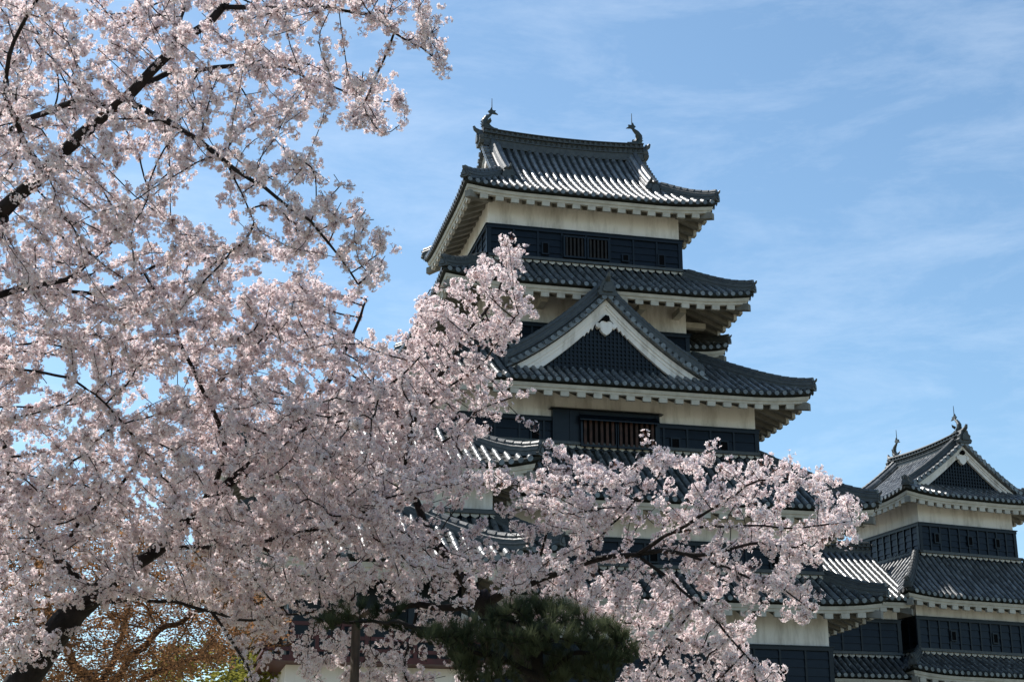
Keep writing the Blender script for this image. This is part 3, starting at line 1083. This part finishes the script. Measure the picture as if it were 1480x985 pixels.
class Tree:
    def __init__(s, step=.11):
        s.p, s.par, s.rmin, s.limb, s.step = [], [], [], [], step
        s.paths = []

    def add_limb(s, pts, r0, r1, kind='limb', jit=.05, root=False):
        pts = [np.array(q, float) for q in pts]
        if not root and s.p:
            A = np.array(s.p)
            i0 = int(np.argmin(((A - pts[0]) ** 2).sum(1)))
            pts[0] = A[i0].copy()
        else:
            i0 = -1
        # smooth resample
        P = []
        n = len(pts)
        for i in range(n - 1):
            a, b, c, d = pts[max(i - 1, 0)], pts[i], pts[i + 1], pts[min(i + 2, n - 1)]
            m_ = max(2, int(np.linalg.norm(c - b) / s.step))
            for k_ in range(m_):
                t = k_ / m_
                P.append(.5 * ((2 * b) + (-a + c) * t + (2 * a - 5 * b + 4 * c - d) * t * t + (-a + 3 * b - 3 * c + d) * t ** 3))
        P.append(pts[-1])
        L_ = len(P)
        sd_ = random.random() * 100
        path, rad = [], []
        prev = i0
        for i, q in enumerate(P):
            q = q + np.array([noise.noise(Vector((i * .33 + sd_, 0, 7 * c))) for c in range(3)]) * jit * min(1, i / 4)
            r = r0 + (r1 - r0) * (i / (L_ - 1)) ** .8
            if i == 0 and i0 >= 0:
                path.append(q)
                rad.append(r)
                continue
            s.p.append(q)
            s.par.append(prev)
            s.rmin.append(r)
            s.limb.append(True)
            prev = len(s.p) - 1
            path.append(q)
            rad.append(r * (1 + .22 * noise.noise(Vector((i * .83, sd_, 1)))))
        s.paths.append((kind, path, rad))
        return s

    def grow(s, att, infl=2.2, kill=.165, iters=70, droop=.0, wob=.10):
        p = np.array(s.p)
        N_ = len(att)
        best = np.full(N_, 1e9)
        bi = np.zeros(N_, int)
        alive = np.ones(N_, bool)
        new = np.arange(len(p))
        kids = {}
        for it_ in range(iters):
            q = p[new]
            for a in range(0, len(q), 400):
                idx = np.where(alive)[0]
                if not len(idx):
                    break
                d = np.linalg.norm(att[idx, None, :] - q[None, a:a + 400, :], axis=2)
                j = d.argmin(1)
                dm = d[np.arange(len(idx)), j]
                b = dm < best[idx]
                best[idx[b]] = dm[b]
                bi[idx[b]] = new[a + j[b]]
            alive &= best > kill
            act = np.where(alive & (best < infl))[0]
            if not len(act):
                break
            dirs = att[act] - p[bi[act]]
            dirs /= np.linalg.norm(dirs, axis=1)[:, None]
            acc = {}
            for i, dv in zip(bi[act], dirs):
                acc[i] = acc.get(i, 0) + dv
            nn, npar = [], []
            for i, dv in acc.items():
                dv = dv / (np.linalg.norm(dv) + 1e-9) + RNG.normal(0, wob, 3) + np.array([0, 0, droop])
                dv /= np.linalg.norm(dv)
                if kids.get(i, 0) > 3:
                    continue
                q_ = p[i] + dv * s.step
                kids[i] = kids.get(i, 0) + 1
                nn.append(q_)
                npar.append(i)
            if not nn:
                break
            new = np.arange(len(p), len(p) + len(nn))
            p = np.vstack([p, nn])
            s.par.extend(npar)
            s.rmin.extend([0] * len(nn))
            s.limb.extend([False] * len(nn))
        s.p = p

    def soften(s):
        p = s.p.copy()
        for _ in range(2):
            q = p.copy()
            kids = {}
            for i, a in enumerate(s.par):
                if a >= 0 and not s.limb[i]:
                    kids.setdefault(a, []).append(i)
            for i, a in enumerate(s.par):
                if a >= 0 and not s.limb[i] and i in kids:
                    q[i] = .5 * p[i] + .25 * p[a] + .25 * np.mean(p[kids[i]], axis=0)
            p = q
        s.p = p

    def finish(s, tip=.0036, e=2.35):
        n = len(s.p)
        acc = np.zeros(n)
        s.r = np.zeros(n)
        s.kids = [[] for _ in range(n)]
        for i in range(n):
            if s.par[i] >= 0:
                s.kids[s.par[i]].append(i)
        for i in range(n - 1, -1, -1):
            r = max(tip, acc[i] ** (1 / e))
            s.r[i] = max(r, s.rmin[i]) if s.limb[i] else min(r, .03)
            if s.par[i] >= 0:
                acc[s.par[i]] += s.r[i] ** e if not s.limb[i] else 0

    def build(s, root, bark, sides=8):
        cnt = 0
        for kind, path, rad in s.paths:
            m_ = MB(dz=0)
            m_.tube(path, rad, 12 if kind == 'trunk' else sides)
            m_.build(kind, bark, root, True)
        # twigs: follow chains
        m_ = MB(dz=0)
        done = set()
        for i in range(len(s.p)):
            if s.limb[i] or i in done:
                continue
            if s.par[i] >= 0 and not s.limb[s.par[i]] and s.kids[s.par[i]] and s.main(s.par[i]) == i:
                continue
            ch = [i]
            while s.kids[ch[-1]]:
                ch.append(s.main(ch[-1]))
            done.update(ch)
            pth = ([s.p[s.par[i]]] if s.par[i] >= 0 else []) + [s.p[c] for c in ch]
            rd = ([s.r[i]] if s.par[i] >= 0 else []) + [s.r[c] for c in ch]
            m_.tube(pth, rd, 4)
        tw = m_.build('twigs', bark, root, True)
        return tw

    def main(s, i):
        return max((c for c in s.kids[i] if not s.limb[c]), key=lambda c: s.r[c], default=-1) if any(not s.limb[c] for c in s.kids[i]) else -1


def build_np(name, V, F, m, parent, tint=None, smooth=False):
    """V (n,3), F (m,k) -> mesh object"""
    me = bpy.data.meshes.new(name)
    nv, (nf, k_) = len(V), F.shape
    me.vertices.add(nv)
    me.vertices.foreach_set('co', V.astype(np.float32).ravel())
    me.loops.add(nf * k_)
    me.loops.foreach_set('vertex_index', F.astype(np.int32).ravel())
    me.polygons.add(nf)
    me.polygons.foreach_set('loop_start', np.arange(0, nf * k_, k_, dtype=np.int32))
    me.update(calc_edges=True)
    if tint is not None:
        a = me.color_attributes.new('tint', 'FLOAT_COLOR', 'POINT')
        a.data.foreach_set('color', np.hstack([tint, np.ones((nv, 1))]).astype(np.float32).ravel())
    me.materials.append(m)
    o_ = bpy.data.objects.new(name, me)
    COL.objects.link(o_)
    if parent is not None:
        o_.parent = parent
    return o_


def rand_unit(n):
    v = RNG.normal(size=(n, 3))
    return v / np.linalg.norm(v, axis=1)[:, None]


def frames(d):
    ref = np.where(np.abs(d[:, 2:3]) < .9, np.array([[0, 0, 1.0]]), np.array([[1.0, 0, 0]]))
    a = np.cross(d, ref)
    a /= np.linalg.norm(a, axis=1)[:, None]
    return a, np.cross(d, a)


def blossoms(root, centres, sizes, nf=(7, 11), fr=.0185, name='crown'):
    """pompoms of five-petalled flowers; one crown mesh per tree"""
    n = len(centres)
    cnt = RNG.integers(nf[0], nf[1] + 1, n)
    ci = np.repeat(np.arange(n), cnt)
    Nf = len(ci)
    d = rand_unit(Nf)
    d[:, 2] -= .08
    d /= np.linalg.norm(d, axis=1)[:, None]
    R_ = sizes[ci]
    fc = centres[ci] + d * (R_ * RNG.uniform(.72, 1.0, Nf))[:, None]
    fd = d + .22 * rand_unit(Nf)
    fd /= np.linalg.norm(fd, axis=1)[:, None]
    a, b = frames(fd)
    th0 = RNG.uniform(0, 2 * math.pi, Nf)
    rr = fr * RNG.uniform(.8, 1.2, Nf)
    cup = RNG.uniform(.1, .65, Nf)
    V = np.zeros((Nf, 16, 3))
    V[:, 0] = fc
    for k_ in range(5):
        th = th0 + k_ * 2 * math.pi / 5 + RNG.normal(0, .08, Nf)
        for j, (da, rad, hh) in enumerate(((-.50, .72, .8), (0, 1.05, 1.0), (.50, .72, .8))):
            t = th + da
            V[:, 1 + k_ * 3 + j] = fc + (a * np.cos(t)[:, None] + b * np.sin(t)[:, None]) * (rr * rad)[:, None] + fd * (rr * cup * hh + RNG.normal(0, .0012, Nf))[:, None]
    base = np.arange(Nf)[:, None] * 16
    F = np.concatenate([base + np.array([[0, 1 + k_ * 3, 2 + k_ * 3, 3 + k_ * 3]]) for k_ in range(5)], axis=0)
    # reddish stalks and calyces joining the flowers to the twig
    pc = centres[ci] + (fc - centres[ci]) * .05
    wv = np.cross(fd, rand_unit(Nf))
    wv /= np.linalg.norm(wv, axis=1)[:, None] + 1e-9
    back = fc - fd * .003
    PV = np.stack([pc - wv * .0009, pc + wv * .0009, back + wv * .0024, back - wv * .0024], axis=1)
    # petal tint: near-white with pale pink, deeper at the flower's eye
    tone = RNG.uniform(0, 1, Nf)[:, None]
    white, pink = np.array([[.875, .86, .86]]), np.array([[.845, .785, .812]])
    pet = white * (1 - tone ** 1.6) + pink * tone ** 1.6
    T = np.repeat(pet[:, None, :], 16, axis=1)
    T[:, 0] = pet * np.array([[.84, .60, .60]])
    PF = np.arange(Nf * 4).reshape(-1, 4) + Nf * 16
    PT = np.repeat(np.array([[.20, .11, .085]]), Nf * 4, axis=0) * RNG.uniform(.6, 1.3, (Nf * 4, 1))
    return build_np(name, np.vstack([V.reshape(-1, 3), PV.reshape(-1, 3)]), np.vstack([F, PF]), M_PETAL, root, np.vstack([T.reshape(-1, 3), PT]))


def place_clusters(tree, per=1.6, spur=.5, rmax=.013, off=.034):
    cs = []
    P = tree.p
    for i in range(len(P)):
        if tree.r[i] > rmax or tree.par[i] < 0:
            continue
        a, b = P[tree.par[i]], P[i]
        t = (b - a) / (np.linalg.norm(b - a) + 1e-9)
        for _ in range(RNG.poisson(per)):
            o_ = RNG.normal(size=3)
            o_ -= t * o_.dot(t)
            o_ /= np.linalg.norm(o_) + 1e-9
            cs.append(a + (b - a) * RNG.uniform() + o_ * RNG.uniform(.3, 1) * off)
        if RNG.uniform() < spur:
            o_ = RNG.normal(size=3) + t * .6
            o_ /= np.linalg.norm(o_)
            L_ = RNG.uniform(.06, .15)
            for k_ in range(int(L_ / .05) + 1):
                cs.append(b + o_ * (.05 * (k_ + 1)) + RNG.normal(0, .018, 3))
    return np.array(cs)


def cherry(name, label, limbs, regions, gaps, size, per, spur, fr=.0185):
    root = thing(name, label, 'cherry tree', (0, 0, 0), 0, 'cherry trees in blossom before the castle')
    t = Tree()
    for i, (kind, pts, r0, r1) in enumerate(limbs):
        P = [q if len(q) == 4 else at(*q) for q in pts]
        P = [np.array(q[:3]) for q in P]
        t.add_limb(P, r0, r1, kind, root=(i == 0))
    t.grow(attract(regions, gaps))
    t.soften()
    t.finish()
    t.build(root, M_BARK)
    cs = place_clusters(t, per, spur)
    blossoms(root, cs, RNG.uniform(*size, len(cs)), fr=fr)
    b0 = np.array(t.p[0])
    root.location = (b0[0], b0[1], 0)
    for c in root.children:
        c.matrix_parent_inverse = Matrix.Translation((-b0[0], -b0[1], 0))
    print('CHERRY', name, len(t.p), len(cs))
    return root


def gnd(px, w_):
    q = at(px, 600, w_)
    return (q[0], q[1], -.1, 0)


# --- large tree at the left, its boughs across the top
cherry('cherry_tree', 'cherry tree at the left edge with dark boughs arching across the top of the view',
       [('trunk', [gnd(-330, 13.5), (-310, 900, 13.4), (-230, 560, 13.4), (-110, 400, 13.2), (0, 305, 13.0)], .24, .105),
        ('limb', [(0, 305, 13.0), (60, 250, 13.0), (125, 188, 13.0), (180, 145, 13.0), (215, 105, 13.0), (260, 65, 13.0), (320, 10, 13.1), (370, -60, 13.2)], .070, .028),
        ('limb', [(318, 12, 13.1), (380, 12, 12.9), (450, 10, 12.7), (530, 24, 12.5), (590, 55, 12.4), (640, 92, 12.3)], .024, .006),
        ('limb', [(195, 125, 13.0), (240, 110, 13.3), (290, 98, 13.6), (350, 96, 13.9), (410, 98, 14.2), (480, 125, 14.4), (560, 150, 14.5)], .028, .007),
        ('limb', [(178, 150, 13.0), (235, 172, 12.7), (290, 205, 12.5), (340, 245, 12.3), (400, 285, 12.2), (450, 320, 12.1), (490, 370, 12.0), (515, 410, 12.0)], .030, .007),
        ('limb', [(330, 235, 12.3), (350, 280, 12.4), (365, 320, 12.5)], .010, .005),
        ('limb', [(160, 160, 13.0), (120, 145, 13.3), (60, 165, 13.6), (0, 195, 13.9), (-80, 240, 14.2)], .034, .02),
        ('limb', [(210, 110, 13.0), (250, 60, 13.5), (268, 0, 13.9), (280, -60, 14.2)], .020, .01),
        ('limb', [(60, 250, 13.0), (20, 180, 12.5), (10, 100, 12.2), (40, 20, 12.0), (90, -60, 12.0)], .03, .01),
        ('limb', [(-110, 400, 13.2), (-40, 430, 13.6), (40, 415, 14.0), (110, 395, 14.4), (165, 345, 14.7), (215, 290, 15.0)], .045, .012),
        ('limb', [(40, 415, 14.0), (150, 420, 14.5), (240, 380, 15), (340, 370, 15.3), (430, 360, 15.4)], .022, .007),
        ],
       [([(320, -70), (600, -70), (630, 0), (662, 40), (652, 98), (620, 85), (590, 50), (545, 48), (500, 22), (440, 45), (380, 58), (330, 60)], 11.8, 13.6, 22, .36),
        ([(-70, -70), (330, -70), (390, 55), (460, 75), (540, 110), (612, 148), (585, 180), (572, 215), (540, 212), (505, 165), (440, 150), (430, 190), (385, 205), (330, 190), (290, 235), (250, 290), (215, 330), (-70, 330)], 11.8, 15.5, 24, .38),
        ([(300, 200), (400, 205), (470, 225), (505, 270), (550, 292), (560, 340), (572, 385), (545, 425), (510, 415), (480, 375), (440, 335), (410, 300), (350, 280), (310, 245)], 11.4, 13.6, 20, .40),
        ([(-70, 320), (220, 300), (340, 335), (440, 340), (470, 375), (400, 390), (330, 400), (360, 440), (250, 480), (-70, 480)], 12.4, 16, 26, .34)],
       [[(232, 268), (325, 246), (300, 300), (250, 318)]], (.029, .044), 1.5, .30)

# --- tree at the lower left whose trunk leans into the view
cherry('cherry_tree', 'cherry tree with a thick dark leaning trunk at the lower left corner',
       [('trunk', [gnd(-130, 14.6), (-100, 1180, 14.6), (-20, 1050, 14.6), (45, 965, 14.6), (95, 900, 14.6), (130, 855, 14.7)], .22, .12),
        ('limb', [(130, 855, 14.7), (180, 825, 14.8), (230, 790, 15.0), (280, 745, 15.2), (340, 690, 15.4), (410, 630, 15.6), (470, 560, 15.8), (510, 480, 16), (530, 430, 16)], .085, .010),
        ('limb', [(280, 745, 15.2), (325, 660, 14.9), (300, 575, 14.6), (262, 500, 14.4), (235, 430, 14.2), (190, 370, 14.1)], .032, .009),
        ('limb', [(300, 575, 14.6), (340, 530, 14.3), (390, 480, 14.1), (440, 440, 14.0)], .012, .006),
        ('limb', [(325, 660, 14.9), (400, 640, 14.2), (480, 600, 13.8), (560, 560, 13.5), (610, 510, 13.4)], .02, .007),
        ('limb', [(130, 855, 14.7), (75, 800, 14.9), (30, 740, 15.2), (10, 660, 15.4), (-10, 560, 15.5), (20, 500, 15.5)], .05, .015),
        ('limb', [(75, 800, 14.9), (150, 720, 14.2), (200, 660, 13.9), (170, 600, 13.6), (120, 560, 13.5)], .025, .008),
        ('limb', [(110, 880, 14.6), (190, 865, 14.2), (260, 870, 13.9), (340, 895, 13.7), (420, 885, 13.6), (500, 880, 13.6)], .026, .008),
        ('limb', [(300, 882, 13.8), (335, 925, 13.7), (365, 985, 13.6), (372, 1040, 13.6)], .015, .008),
        ('limb', [(230, 790, 15.0), (330, 790, 14.4), (430, 770, 14), (520, 740, 13.8), (600, 690, 13.7)], .028, .009),
        ('limb', [(70, 930, 14.6), (20, 915, 14.2), (-40, 900, 14)], .03, .015)],
       [([(-70, 470), (120, 460), (250, 490), (345, 410), (400, 400), (475, 385), (492, 455), (440, 490), (520, 475), (560, 500), (600, 520), (640, 600), (640, 700), (600, 760), (540, 800), (300, 800), (-70, 760)], 13.0, 17.2, 33, .28),
        ([(240, 560), (620, 560), (640, 700), (600, 800), (520, 860), (440, 880), (300, 840), (240, 760)], 12.6, 16.5, 36, .18),
        ([(-70, 760), (300, 800), (420, 850), (430, 900), (400, 925), (290, 880), (200, 862), (100, 868), (-70, 880)], 13.2, 15.5, 28, .32),
        ([(-60, 880), (70, 885), (98, 915), (80, 950), (20, 965), (-60, 950)], 13.2, 14.4, 26, .3),
        ([(320, 890), (420, 890), (400, 960), (350, 930)], 13.2, 14, 9, .4)],
       [[(55, 525), (112, 512), (128, 545), (88, 585), (60, 560)], [(160, 580), (205, 575), (215, 605), (180, 610)], [(190, 800), (285, 770), (300, 815), (260, 840), (230, 835)],
        [(245, 875), (320, 905), (310, 940), (240, 930)], [(575, 722), (660, 728), (722, 742), (720, 772), (640, 770), (570, 762)]], (.030, .046), 1.7, .30)

# --- tree in the middle whose boughs reach right across the keep
cherry('cherry_tree', 'cherry tree in the middle whose boughs reach right in front of the keep',
       [('trunk', [gnd(800, 14.6), (800, 1200, 14.6), (785, 1020, 14.6), (740, 920, 14.5), (690, 860, 14.4)], .16, .10),
        ('limb', [(690, 880, 14.4), (770, 840, 14.0), (850, 812, 13.7), (920, 798, 13.4), (990, 800, 13.2), (1080, 790, 13.0), (1160, 790, 12.9)], .046, .009),
        ('limb', [(920, 798, 13.4), (975, 765, 13.1), (1030, 735, 12.9), (1080, 705, 12.8), (1140, 690, 12.7)], .020, .007),
        ('limb', [(975, 765, 13.1), (1060, 760, 12.7), (1150, 760, 12.5), (1230, 755, 12.4)], .013, .006),
        ('limb', [(850, 812, 13.7), (880, 760, 13.4), (930, 710, 13.2), (960, 670, 13.1)], .015, .006),
        ('limb', [(770, 840, 14.0), (790, 770, 13.9), (800, 710, 13.8), (815, 660, 13.8)], .016, .006),
        ('limb', [(920, 798, 13.4), (985, 850, 13.2), (1040, 900, 13), (1090, 960, 12.9)], .018, .007),
        ('limb', [(990, 800, 13.2), (1070, 830, 13), (1130, 850, 12.9), (1175, 880, 12.8)], .013, .006),
        ('limb', [(680, 850, 14.4), (620, 770, 14.6), (590, 680, 14.8), (600, 600, 14.9), (650, 520, 15), (700, 450, 15.1), (745, 375, 15.2)], .050, .009),
        ('limb', [(600, 640, 14.8), (570, 570, 15.2), (600, 480, 15.6), (620, 420, 15.8)], .018, .006),
        ('limb', [(600, 600, 14.9), (650, 560, 14.6), (700, 520, 14.4), (750, 450, 14.3)], .014, .006),
        ('limb', [(590, 680, 14.8), (650, 630, 14.4), (700, 590, 14.1), (740, 575, 14)], .013, .006),
        ('limb', [(690, 880, 14.4), (600, 878, 14.2), (520, 885, 14.1), (460, 880, 14)], .042, .014),
        ('limb', [(600, 878, 14.2), (592, 930, 14.0), (588, 985, 13.9), (585, 1040, 13.9)], .016, .010),
        ('limb', [(690, 880, 14.4), (640, 800, 13.9), (560, 760, 13.5), (500, 720, 13.3)], .03, .009),
        ('limb', [(700, 920, 14.4), (820, 900, 15), (920, 900, 15.2), (1000, 930, 15.2), (1080, 960, 15.2)], .03, .009)],
       [([(560, 520), (600, 420), (635, 440), (665, 395), (690, 372), (735, 338), (778, 342), (762, 400), (775, 432), (740, 490), (700, 530), (748, 560), (742, 600), (700, 650), (650, 700), (560, 660)], 14.0, 16, 30, .28),
        ([(540, 640), (650, 690), (700, 655), (760, 700), (790, 628), (830, 655), (885, 672), (925, 655), (945, 628), (985, 650), (1035, 662), (1080, 672), (1120, 648), (1185, 678), (1250, 728), (1254, 772), (1200, 790), (1160, 810), (1100, 770), (1040, 775), (990, 790), (940, 775), (870, 780), (800, 810), (680, 860), (560, 850)], 12.4, 14.8, 28, .40),
        ([(960, 800), (1060, 780), (1180, 790), (1190, 850), (1205, 872), (1170, 915), (1110, 875), (1040, 880), (1000, 850)], 12.4, 13.8, 22, .42),
        ([(840, 830), (960, 820), (1040, 870), (1095, 900), (1065, 930), (1135, 970), (1130, 1040), (880, 1040), (890, 930), (820, 880)], 12.8, 16, 26, .30),
        ([(560, 800), (660, 810), (800, 800), (880, 850), (880, 920), (760, 880), (690, 885), (600, 890), (540, 860)], 12.6, 15.4, 26, .25),
        ([(420, 915), (540, 905), (660, 900), (660, 985), (560, 1000), (420, 985)], 13.2, 15, 34, .30)],
       [[(575, 722), (660, 728), (722, 742), (720, 772), (640, 770), (570, 762)], [(1005, 735), (1060, 738), (1115, 755), (1110, 780), (1050, 780), (1005, 765)]], (.033, .050), 1.3, .26, .0195)


# --- pine in front
pine = thing('pine_tree', 'small dark green garden pine with spreading needle pads in front of the blossom', 'pine tree')
pt = Tree(.06)
pw = 11.6
pt.add_limb([np.array(gnd(800, pw)[:3]), at(795, 1250, pw), at(770, 1100, pw), at(785, 1000, pw), at(775, 940, pw), at(770, 900, pw)], .11, .045, 'trunk', root=True)
for pts_, r0, r1 in (([(785, 985, pw), (720, 950, pw - .1), (665, 935, pw - .2)], .03, .01), ([(780, 970, pw), (840, 945, pw - .2), (890, 940, pw - .3)], .03, .01),
                     ([(775, 930, pw), (740, 900, pw + .3), (700, 890, pw + .4)], .022, .008), ([(765, 905, pw), (760, 885, pw), (755, 872, pw + .1)], .02, .006), ([(772, 920, pw), (820, 895, pw + .3), (850, 900, pw + .3)], .022, .008),
                     ([(775, 950, pw), (780, 920, pw - .4), (790, 905, pw - .6)], .02, .008),
                     ([(740, 930, pw), (640, 915, pw + .3), (560, 900, pw + .5), (480, 895, pw + .6)], .03, .010)):
    pt.add_limb([at(*q) for q in pts_], r0, r1)
preg = [([(700, 890), (722, 876), (752, 866), (792, 864), (826, 874), (846, 890), (815, 904), (760, 906), (715, 904)], pw - .5, pw + .6, 60, 0),
        ([(600, 925), (628, 905), (668, 896), (700, 890), (725, 908), (715, 932), (675, 948), (625, 940)], pw - .6, pw + .6, 55, 0),
        ([(725, 918), (780, 908), (830, 908), (850, 928), (810, 948), (750, 945)], pw - .8, pw + .2, 60, 0),
        ([(838, 900), (876, 895), (905, 912), (925, 940), (912, 962), (850, 958), (832, 932)], pw - .7, pw + .5, 55, 0),
        ([(640, 952), (690, 948), (755, 958), (745, 990), (660, 990)], pw - .4, pw + .5, 50, 0),
        ([(790, 950), (850, 955), (900, 965), (890, 992), (790, 992)], pw - .4, pw + .6, 50, 0),
        ([(450, 890), (480, 868), (560, 872), (640, 880), (660, 905), (620, 925), (540, 918), (470, 915)], pw + .2, pw + .9, 16, .35)]
pa = attract(preg)
pt.grow(pa, infl=1.0, kill=.078, droop=.02)
pt.finish(.003)
pt.build(pine, M_PBARK)
# needle tufts standing on the twig ends
idx = [i for i in range(len(pt.p)) if pt.r[i] < .011 and not pt.limb[i]]
cen = np.array([pt.p[i] for i in idx])
nt_ = len(cen)
per_ = 52
ci = np.repeat(np.arange(nt_), per_)
axis = np.array([[0, 0, 1.0]]) + .55 * RNG.normal(size=(nt_, 3))
axis /= np.linalg.norm(axis, axis=1)[:, None]
dr = axis[ci] * 1.15 + rand_unit(len(ci)) * .80
dr /= np.linalg.norm(dr, axis=1)[:, None]
a_, b_ = frames(dr)
ln = RNG.uniform(.06, .115, len(ci))[:, None]
st_ = cen[ci] + rand_unit(len(ci)) * .012
V = np.stack([st_ - a_ * .0016, st_ + a_ * .0016, st_ + dr * ln + a_ * .0008, st_ + dr * ln - a_ * .0008], axis=1)
F = np.arange(len(ci) * 4).reshape(-1, 4)
build_np('crown', V.reshape(-1, 3), F, M_NEEDLE, pine)
print('PINE', len(pt.p), nt_)

# --- wooden prop under the bough
pp = at(512, 985, 13.9)
prop = thing('wooden_prop', 'weathered wooden prop post holding up a cherry bough at lower left of the pine', 'prop post', (pp[0], pp[1], 0))
zt_ = at(512, 885, 13.9)[2]
m = MB(dz=0)
m.tube([(0, 0, -.1), (0, 0, zt_)], [.05, .042], 10)
m.build('post', M_POST, prop, True)
m = MB(dz=0)
m.tube([(-.2, .03, zt_ + .02), (.2, -.03, zt_ + .03)], [.04, .04], 10)
m.build('crossbar', M_POST, prop, True)


# --- background trees, lower left
def bg_tree(name, label, regions, limbs, leafmat, lsize, per, bark, kind, step, kill):
    root = thing(name, label, kind)
    t = Tree(step)
    for i, (kd, pts_, r0, r1) in enumerate(limbs):
        t.add_limb([np.array(q[:3]) if len(q) == 4 else at(*q) for q in pts_], r0, r1, kd, root=(i == 0), jit=.15)
    t.grow(attract(regions), infl=4, kill=kill, iters=110, wob=.35, droop=.03)
    t.finish(.0055)
    t.build(root, bark)
    ids = [i for i in range(len(t.p)) if t.r[i] < .03 and not t.limb[i]]
    c = np.repeat(np.array([t.p[i] for i in ids]), per, axis=0)
    c = c + RNG.normal(0, lsize * 2.2, c.shape)
    d = rand_unit(len(c))
    a, b = frames(d)
    s_ = (lsize * RNG.uniform(.6, 1.3, len(c)))[:, None]
    V_ = np.stack([c - a * s_, c - b * s_ * .5, c + a * s_, c + b * s_ * .5], axis=1)
    build_np('crown', V_.reshape(-1, 3), np.arange(len(c) * 4).reshape(-1, 4), leafmat, root)
    return root


bg_tree('bare_tree', 'russet budding tree with fine bare branches behind the lower left blossom',
        [([(-60, 720), (120, 690), (260, 780), (380, 830), (420, 900), (330, 960), (200, 1010), (-60, 1020)], 27, 33, 34, .3)],
        [('trunk', [gnd(150, 30), (150, 1300, 30), (145, 1100, 30), (150, 1000, 30)], .30, .2),
         ('limb', [(150, 1000, 30), (90, 930, 30), (60, 850, 30), (40, 760, 30)], .12, .03), ('limb', [(150, 1000, 30), (220, 920, 29), (300, 880, 28.5), (390, 870, 28)], .1, .02),
         ('limb', [(150, 1010, 30), (250, 960, 31), (340, 940, 32), (420, 930, 32)], .08, .02), ('limb', [(150, 990, 30), (180, 900, 31), (190, 820, 31.5)], .09, .02)],
        M_BUD, .030, 17, M_TWIG, 'tree', .15, .17)
bg_tree('spring_tree', 'yellow-green leafing tree far behind the blossom at bottom left',
        [([(215, 950), (260, 928), (330, 925), (395, 935), (420, 1000), (380, 1060), (220, 1060)], 40, 45, 14, .3)],
        [('trunk', [gnd(310, 42), (310, 1300, 42), (312, 1120, 42), (310, 1020, 42)], .3, .12),
         ('limb', [(310, 1050, 42), (260, 1000, 42), (240, 960, 42)], .08, .03), ('limb', [(310, 1050, 42), (360, 1000, 42), (385, 955, 42)], .08, .03)],
        M_SPRING, .07, 16, M_BARK, 'tree', .22, .3)
